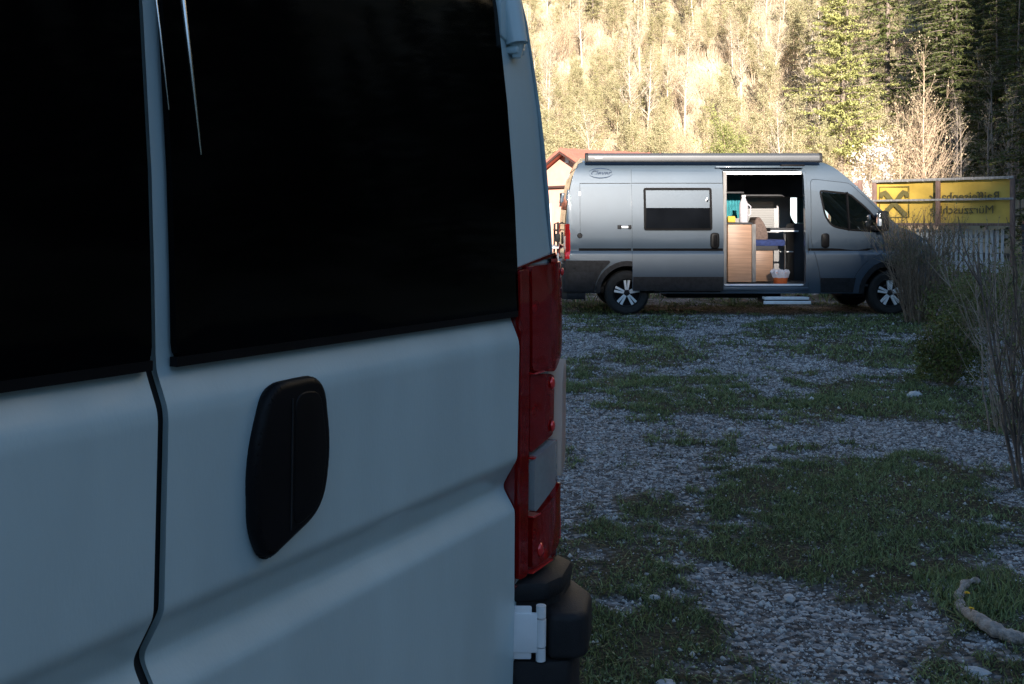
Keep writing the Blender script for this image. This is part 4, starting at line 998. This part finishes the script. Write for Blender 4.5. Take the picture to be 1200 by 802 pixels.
def make_tree(name, label, cat, wood, leaf, wm, lm, loc=(0, 0, -50), group=None, names=('trunk', 'crown')):
    r = thing(name, label, cat, loc, 0, group)
    link(names[0], np_mesh(names[0], *wood), wm, r); link(names[1], np_mesh(names[1], *leaf), lm, r)
    return r

def hz(x, y): return float(hill_h(np.array(x), np.array(y)))
used = set()
def plant(proto, x, y, s=1.0, sz=None, rz=None, z=None, label=None, group=None):
    if proto.name not in used: used.add(proto.name); o = proto
    else: o = copy_tree(proto)
    zz = max(hz(x, y), -.05) if z is None else z
    o.location = (x, y, zz); o.scale = (s, s, sz or s); o.rotation_euler = (0, 0, random.uniform(0, 6.28) if rz is None else rz)
    if label: o['label'] = label
    if group: o['group'] = group
    return o

rng = np.random.default_rng(33)
KIND = {
 'spruce': ('dark green spruce tree standing in the shaded slope forest', 'tree', 'spruces in the shaded forest'),
 'sunspruce': ('sunlit yellow-green spruce tree on the bright hillside', 'tree', 'spruces on the sunlit hillside'),
 'birch': ('thin pale-barked birch with sparse budding leaves on the sunlit hillside', 'tree', 'birches on the sunlit hillside'),
 'young': ('young broadleaf tree in fresh yellow-green leaf on the sunlit hillside', 'tree', 'leafing trees on the sunlit hillside'),
 'scrub': ('bare straw-coloured shrub on the sunlit hillside', 'shrub', 'bare shrubs on the sunlit hillside'),
 'bare_dark': ('slim bare tree among the spruces of the shaded slope', 'tree', 'bare trees in the shaded forest'),
}
def proto(kind, nm, gen, wm, lm):
    l, c, g = KIND[kind]; return make_tree(nm, l, c, *gen, wm, lm, group=g)
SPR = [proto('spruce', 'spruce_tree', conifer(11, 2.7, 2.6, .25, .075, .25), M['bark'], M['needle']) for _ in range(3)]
SUN = [proto('sunspruce', 'spruce_tree', conifer(9.5, 2.3, 2.4, .2, .065, 0), M['bark'], M['needle_sunlit']) for _ in range(3)]
BIR = [proto('birch', 'birch_tree', broadleaf(9, 1.9, 60, 6, 2600, .045), M['bark_pale'], M['leaf_bud']) for _ in range(3)]
YNG = [proto('young', 'broadleaf_tree', broadleaf(6.5, 2.0, 60, 6, 7500, .055, 2), M['twig_dry'], M['leaf_young']) for _ in range(3)]
SCR = [proto('scrub', 'shrub', broadleaf(3.2, 1.5, 80, 6, 1500, .035, 5, .1, 1.1, .008), M['twig_dry'], M['leaf_bud']) for _ in range(2)]
BDK = [proto('bare_dark', 'bare_tree', broadleaf(9, 1.6, 40, 4, 300, .05), M['twig_pale'], M['leaf_bud']) for _ in range(1)]

def shadow_x(y, z):   # x at which the right-hand forest takes over
    return gx(1075, y)
r2 = random.Random(11)
def region(x, y, z):
    px = 600+x/y*1167; py = 259-(z-1.45)/y*1167
    if px < 600 or px > 1260: return None
    where = ('above the red house' if px < 690 else 'above the rear half of the awning' if px < 790 else 'above the middle of the awning' if px < 880 else 'above the open sliding door' if px < 950 else 'above the cab of the grey van' if px < 1045 else 'above the yellow banner' if px < 1130 else 'at the right edge of the picture')
    return ('high up ' if py < 70 else 'halfway up ' if py < 130 else 'low down ')+where
PHRASE = {'spruce': ('dark shaded spruce rooted %s', 'shaded spruces %s'), 'sunspruce': ('sunlit yellow-green spruce rooted %s', 'sunlit spruces %s'),
 'birch': ('thin pale birch rooted %s', 'birches %s'), 'young': ('young pale-leaved tree rooted %s', 'leafing trees %s'),
 'scrub': ('bare straw-coloured shrub rooted %s', 'straw-coloured shrubs %s'), 'bare_dark': ('slim bare tree rooted %s', 'bare trees %s')}
def scatter(kind, protos, n, y0, y1, pxa, pxb, s0, s1, mind=1.2, taken=[]):
    c = 0; tries = 0
    while c < n and tries < n*30:
        tries += 1; y = r2.uniform(y0, y1); x = gx(r2.uniform(pxa, pxb), y)
        if any((x-a)**2+(y-b_)**2 < mind**2 for a, b_ in taken): continue
        taken.append((x, y)); rg = region(x, y, hz(x, y)); l, g = PHRASE[kind]; c += 1
        if rg: plant(r2.choice(protos), x, y, r2.uniform(s0, s1), label=l % rg, group=g % rg)
        else: plant(r2.choice(protos), x, y, r2.uniform(s0, s1), label='unseen dark spruce added beyond the right edge to shade the slope', group='spruces beyond the right edge')
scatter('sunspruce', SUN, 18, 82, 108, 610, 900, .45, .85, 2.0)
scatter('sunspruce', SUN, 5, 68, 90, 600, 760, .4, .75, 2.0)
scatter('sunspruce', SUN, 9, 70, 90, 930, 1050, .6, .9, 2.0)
scatter('birch', BIR, 44, 62, 100, 605, 1040, .45, .9, 1.4)
scatter('young', YNG, 40, 56, 78, 610, 780, .4, .75, 1.4)
scatter('young', YNG, 24, 56, 92, 820, 1050, .5, .95, 1.6)
scatter('young', YNG, 44, 76, 104, 610, 960, .5, .9, 1.6)
scatter('scrub', SCR, 130, 48, 86, 640, 1050, .6, 1.2, .9)
for k in range(90):
    y = r2.uniform(52, 102); x = gx(r2.uniform(60, 590), y)
    plant(r2.choice(SUN+BIR+YNG+YNG+SCR), x, y, r2.uniform(.5, 1.0), label='tree on the sunlit slope hidden behind the white van', group='trees hidden behind the white van')
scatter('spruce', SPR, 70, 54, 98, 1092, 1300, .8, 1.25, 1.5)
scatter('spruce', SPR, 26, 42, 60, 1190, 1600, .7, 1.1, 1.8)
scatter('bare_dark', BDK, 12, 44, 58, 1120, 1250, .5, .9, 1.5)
# trees further round to the right, mirrored in the white van's windows
for k in range(44):
    a = R(r2.uniform(45, 100)); d = r2.uniform(30, 62); x, y = d*math.sin(a), d*math.cos(a)
    plant(r2.choice(SPR), x, y, r2.uniform(.8, 1.3), label='unseen dark spruce added beyond the right edge to shade the slope', group='spruces beyond the right edge')

for k in range(72):  # grove out of view, added to throw shade on the right-hand slope
    y = r2.uniform(26, 47); x = .60*y+3.5+r2.uniform(0, 1)**1.5*16
    plant(r2.choice(SPR), x, y, r2.uniform(.95, 1.35), label='unseen dark spruce added beyond the right edge to shade the slope', group='spruces beyond the right edge')
# single plants that stand out
def at_px(px, Y): return gx(px, Y), Y
rng = np.random.default_rng(5)
x, y = at_px(1083, 38)
t = make_tree('maple_tree', 'tall bare many-stemmed tree catching the sun above the yellow banner', 'tree', *broadleaf(8.0, 2.2, 150, 9, 2400, .045, 5, .12, 1.5, .011), M['twig_dry'], M['leaf_bud'], (x, y, -.05))
x, y = at_px(1012, 34)
t = make_tree('blossom_shrub', 'white blossoming shrub above the windscreen of the grey van', 'shrub', *broadleaf(4.7, 1.0, 50, 5, 1900, .05, 3), M['twig_pale'], M['blossom'], (x, y, -.05))
x, y = at_px(1050, 36)
make_tree('willow_bush', 'sunlit budding bush between the blossoming shrub and the tall bare tree', 'shrub', *broadleaf(5.4, 1.7, 70, 6, 2600, .05, 5), M['twig_dry'], M['leaf_bud'], (x, y, -.05))
x, y = at_px(868, 50)
make_tree('fresh_green_tree', 'bright yellow-green bush rising above the middle of the awning', 'tree', *broadleaf(6.8, 2.6, 90, 7, 12000, .055, 4), M['twig_dry'], M['leaf_fresh'], (x, y, -.1))
x, y = at_px(706, 46)
make_tree('pale_birch_tree', 'slender white-stemmed birch rising above the red house roof', 'tree', *broadleaf(7.0, 1.9, 60, 5, 900, .05, 1, .3, 1.0, .010), M['bark_pale'], M['leaf_young'], (x, y, -.1))
x, y = at_px(919, 48)
make_tree('pale_birch_tree', 'slender white-stemmed birch behind the front end of the awning', 'tree', *broadleaf(7.6, 1.5, 50, 4, 500, .05, 1, .35, 1.1, .009), M['bark_pale'], M['leaf_bud'], (x, y, -.1))
# big spruce with layered boughs
x, y = at_px(985, 62)
make_tree('broad_conifer', 'broad sunlit conifer with layered boughs above the cab of the grey van', 'tree', *conifer(15, 4.5, 6.5, .15, .09, 0), M['bark'], M['needle_fresh'], (x, y, hz(x, y)))
x, y = at_px(1040, 66)
make_tree('dark_conifer', 'dark conifer half in shade beside the broad sunlit one', 'tree', *conifer(16, 3.4, 2.2, .22, .12, .1), M['bark'], M['needle'], (x, y, hz(x, y)))

# dry undergrowth over the sunlit slope
V, F = scatter_blades(170000, (-40, 36), (50, 104), .25, 1.0, .022, lambda x, y: (np.abs(x/y) < .46)*np.clip(vnoise(x, y, .25, 4)*1.4-.1, .1, 1), lambda x, y: hill_h(x, y)-.05, .35)
tag(link('undergrowth', np_mesh('undergrowth', V, F), M['brush']), 'dry straw-coloured undergrowth on the sunlit slope', kind='stuff')

build_weeds()
# ---- shrubs of the parking ground
def stem_shrub(nstem, h, base_r, top_r, nsub, leaf_n, leaf_s, r0=.006, leaf_low=.3, wob=.05):
    lines, tips = [], []
    for k in range(nstem):
        a = rng.uniform(0, 6.28); b0 = base_r*math.sqrt(rng.random()); f = math.sqrt(rng.random()); hh = h*rng.uniform(.65, 1.05)
        p = (b0*math.cos(a), b0*math.sin(a), -.03); d = (top_r*f*math.cos(a+rng.normal(0, .4)), top_r*f*math.sin(a+rng.normal(0, .4)), h*.9)
        st = bent(p, d, hh, 8, wob, .01); r = r0*(.45+1.15*rng.random()**2); lines.append((st, np.linspace(r, r*.25, 9)))
        for q in range(nsub):
            j = rng.integers(2, 8); dd = st[j+0]-st[j-1]; dd = dd/np.linalg.norm(dd)+rng.normal(0, .42, 3)
            sb = bent(st[j], dd, hh*rng.uniform(.12, .32), 8, .07, .02); lines.append((sb, np.linspace(r*.45, r*.15, 9))); tips.append(sb[3:])
    T = np.concatenate(tips); T = T[T[:, 2] > leaf_low*h]; C = T[rng.integers(0, len(T), leaf_n)]+rng.normal(0, leaf_s*1.0, (leaf_n, 3))
    return tubes_np(lines, 4), leaves_np(C, leaf_s*rng.uniform(.5, 1.3, leaf_n), .2, .7)
rng = np.random.default_rng(12)
x, y = at_px(1078, 14.1)
make_tree('twiggy_shrub', 'upright twiggy shrub hiding the front of the grey van', 'shrub', *stem_shrub(120, 1.62, .20, .58, 10, 3600, .012, .0088, .5), M['twig'], M['leaf_bush'], (x, y, 0), names=('stems', 'leaves'))
x, y = 2.86, 5.3
make_tree('bare_shrub', 'tall bare grey-brown shrub at the right edge nearest the camera', 'shrub', *stem_shrub(30, 1.42, .16, .30, 9, 1100, .010, .0085, .35, .07), M['twig_dark'], M['leaf_bush'], (x, y, 0), names=('stems', 'leaves'))
x, y = 3.42, 6.8
make_tree('bare_shrub', 'second bare thin-twigged shrub just beyond the nearest one', 'shrub', *stem_shrub(28, 1.30, .16, .36, 9, 400, .008, .0055, .4, .08), M['twig_pale'], M['leaf_bush'], (x, y, 0), names=('stems', 'leaves'))
def dome_bush(h, rx, n, s):
    lines = []
    for k in range(40): a = rng.uniform(0, 6.28); lines.append((bent((0, 0, -.02), (math.cos(a)*rx*.8, math.sin(a)*rx*.8, h*rng.uniform(.5, 1)), h*.85, 8, .05, .02), np.linspace(.006, .002, 9)))
    d = rng.normal(size=(n, 3)); d /= np.linalg.norm(d, axis=1, keepdims=True); d[:, 2] = np.abs(d[:, 2]); r = rng.random(n)**.28
    lump = 1+.16*np.sin(d[:, 0]*7+1)*np.cos(d[:, 1]*6)+.10*np.sin(d[:, 2]*11+d[:, 0]*5)
    C = d*(r*lump)[:, None]*[rx, rx, h*.62]; C[:, 2] += h*.30*(1-.0*r); C[:, 2] = np.maximum(C[:, 2]-.18*h*(rng.random(n) < .5), .02)
    return tubes_np(lines, 4), leaves_np(C, s*rng.uniform(.6, 1.3, n), .1, .75)
x, y = at_px(1112, 8.6)
make_tree('box_bush', 'rounded dark evergreen bush between the twiggy shrub and the bare shrub', 'shrub', *dome_bush(.74, .30, 5200, .016), M['twig'], M['leaf_box'], (x, y, 0), names=('stems', 'leaves'))
x, y = at_px(1165, 10.6)
make_tree('leafy_bush', 'loose green-leaved bush in front of the slat fence', 'shrub', *stem_shrub(50, 1.10, .25, .5, 7, 6500, .017, .005, .2), M['twig'], M['leaf_bush'], (x, y, 0), names=('stems', 'leaves'))
x, y = at_px(1150, 13.4)
make_tree('low_bush', 'low dark green bush at the foot of the slat fence', 'shrub', *dome_bush(.8, .8, 5000, .02), M['twig'], M['leaf_box'], (x, y, 0), names=('stems', 'leaves'))
x, y = at_px(1230, 9.2)
make_tree('leafy_bush', 'loose bush cut by the right edge of the picture', 'shrub', *stem_shrub(40, 1.2, .25, .45, 7, 4200, .016, .005, .25), M['twig'], M['leaf_bush'], (x, y, 0), names=('stems', 'leaves'))

# ---- driftwood log, stones, dandelions
lg = []
for (px, py) in ((1148, 687), (1131, 692), (1124, 703), (1127, 716), (1140, 730), (1158, 743), (1180, 752), (1205, 757), (1235, 755)):
    Y = gy(py+4); lg.append((gx(px, Y), Y, .030))
b = MB(); P = []
for i in range(len(lg)-1):
    for k in range(8): a = Vector(lg[i]).lerp(Vector(lg[i+1]), k/8); P.append(a+Vector((0, 0, .006*math.sin(i*1.7+k*.25))))
n = len(P)
b.tube([p-Vector((0, 0, .002 if 18 < i < 34 else -.006)) for i, p in enumerate(P)], [.009+.015*min(1, i/40)+.0025*math.sin(i*.9)+.002*math.sin(i*2.3) for i in range(n)], 14)
for v in b.bm.verts: v.co += Vector([mnoise.noise(v.co*22+Vector((k*9, 0, 0)))+.6*mnoise.noise(v.co*60+Vector((k*5, 0, 0))) for k in range(3)])*.006
tag(b.build('driftwood_branch', M['log'], None, 60), 'bleached curved branch lying in the grass at the lower right corner', 'branch')

def stone(px, py, r, label, sx=1.3, seed=0, m='stone'):
    Y = gy(py); bmm = MB(); bmesh.ops.create_icosphere(bmm.bm, subdivisions=3, radius=1)
    for v in bmm.bm.verts:
        c = v.co.copy(); d = 1+.35*mnoise.noise(c*1.3+Vector((seed*5.1, 0, 0)))+.12*mnoise.noise(c*3.5+Vector((seed, 3, 0)))
        v.co = Vector((c.x*sx*d, c.y*d, c.z*.62*d))*r
    o = bmm.build('stone', M[m], None, 30); o.location = (gx(px, Y), Y, r*.22); o.rotation_euler = (0, 0, seed*1.3)
    return tag(o, label, 'stone', 'pale stones on the gravel')
stone(925, 703, .022, 'white flat stone alone on the gravel near the bottom of the picture', 1.2, 1)
stone(1143, 790, .026, 'broad pale stone below the bleached branch', 1.6, 2)
stone(1072, 466, .060, 'pale bluish stone at the foot of the rounded evergreen bush', 1.4, 3)
stone(1001, 612, .016, 'small bright stone in the grass, right of the middle', 1.7, 4)
stone(780, 805, .024, 'dull stone at the bottom edge near the white van bumper', 1.2, 5)
stone(905, 527, .030, 'pale round stone at the edge of the grass in mid ground', 1.1, 6)
stone(858, 505, .030, 'greenish white stone in the grass left of the pale round one', 1.1, 7)
stone(1147, 622, .020, 'small stone under the bare shrub nearest the camera', 1.2, 8)
stone(768, 702, .018, 'small stone on grass beside the white van bumper', 1.2, 9)
def dandelion(px, py, h, label):
    Y = gy(py+40*h/.12*0+18); x = gx(px, Y); t = thing('dandelion', label, 'flower', (x, Y, 0), 0, 'dandelions in the grass')
    b = MB(); b.tube([(0, 0, 0), (.004, 0, h*.6), (.008, .002, h)], [.0022, .0018, .0015], 6); b.build('stem', M['leaf_bush'], t)
    b = MB()
    for k in range(22):
        a = k*2.4; l = .011*(1-.3*(k % 3)/3); e = .25+.35*(k % 3)
        d = Vector((math.cos(a), math.sin(a), e)).normalized()*l; s = Vector((-math.sin(a), math.cos(a), 0))*.0022; c = Vector((.008, .002, h))
        q = [b.bm.verts.new(c+p) for p in (-s*.5, s*.5, d+s, d-s)]; b.bm.faces.new(q)
    b.build('petals', M['dandelion'], t)
    b = MB()
    for k in range(7):
        a = k*.9; d = Vector((math.cos(a), math.sin(a), .35))*.09; s = Vector((-math.sin(a), math.cos(a), 0))*.009
        q = [b.bm.verts.new(p) for p in (Vector((0, 0, .002)), d*.5+s, d, d*.5-s)]; b.bm.faces.new(q)
    b.build('leaves', M['leaf_bush'], t)
dandelion(1131, 707, .09, 'yellow dandelion flowering beside the tip of the bleached branch')
dandelion(1136, 716, .06, 'lower yellow dandelion bud against the bleached branch')
# park unused prototypes out of the scene
for p in SPR+SUN+BIR+YNG+SCR+BDK:
    if p.name not in used:
        for c in list(p.children): bpy.data.objects.remove(c)
        bpy.data.objects.remove(p)
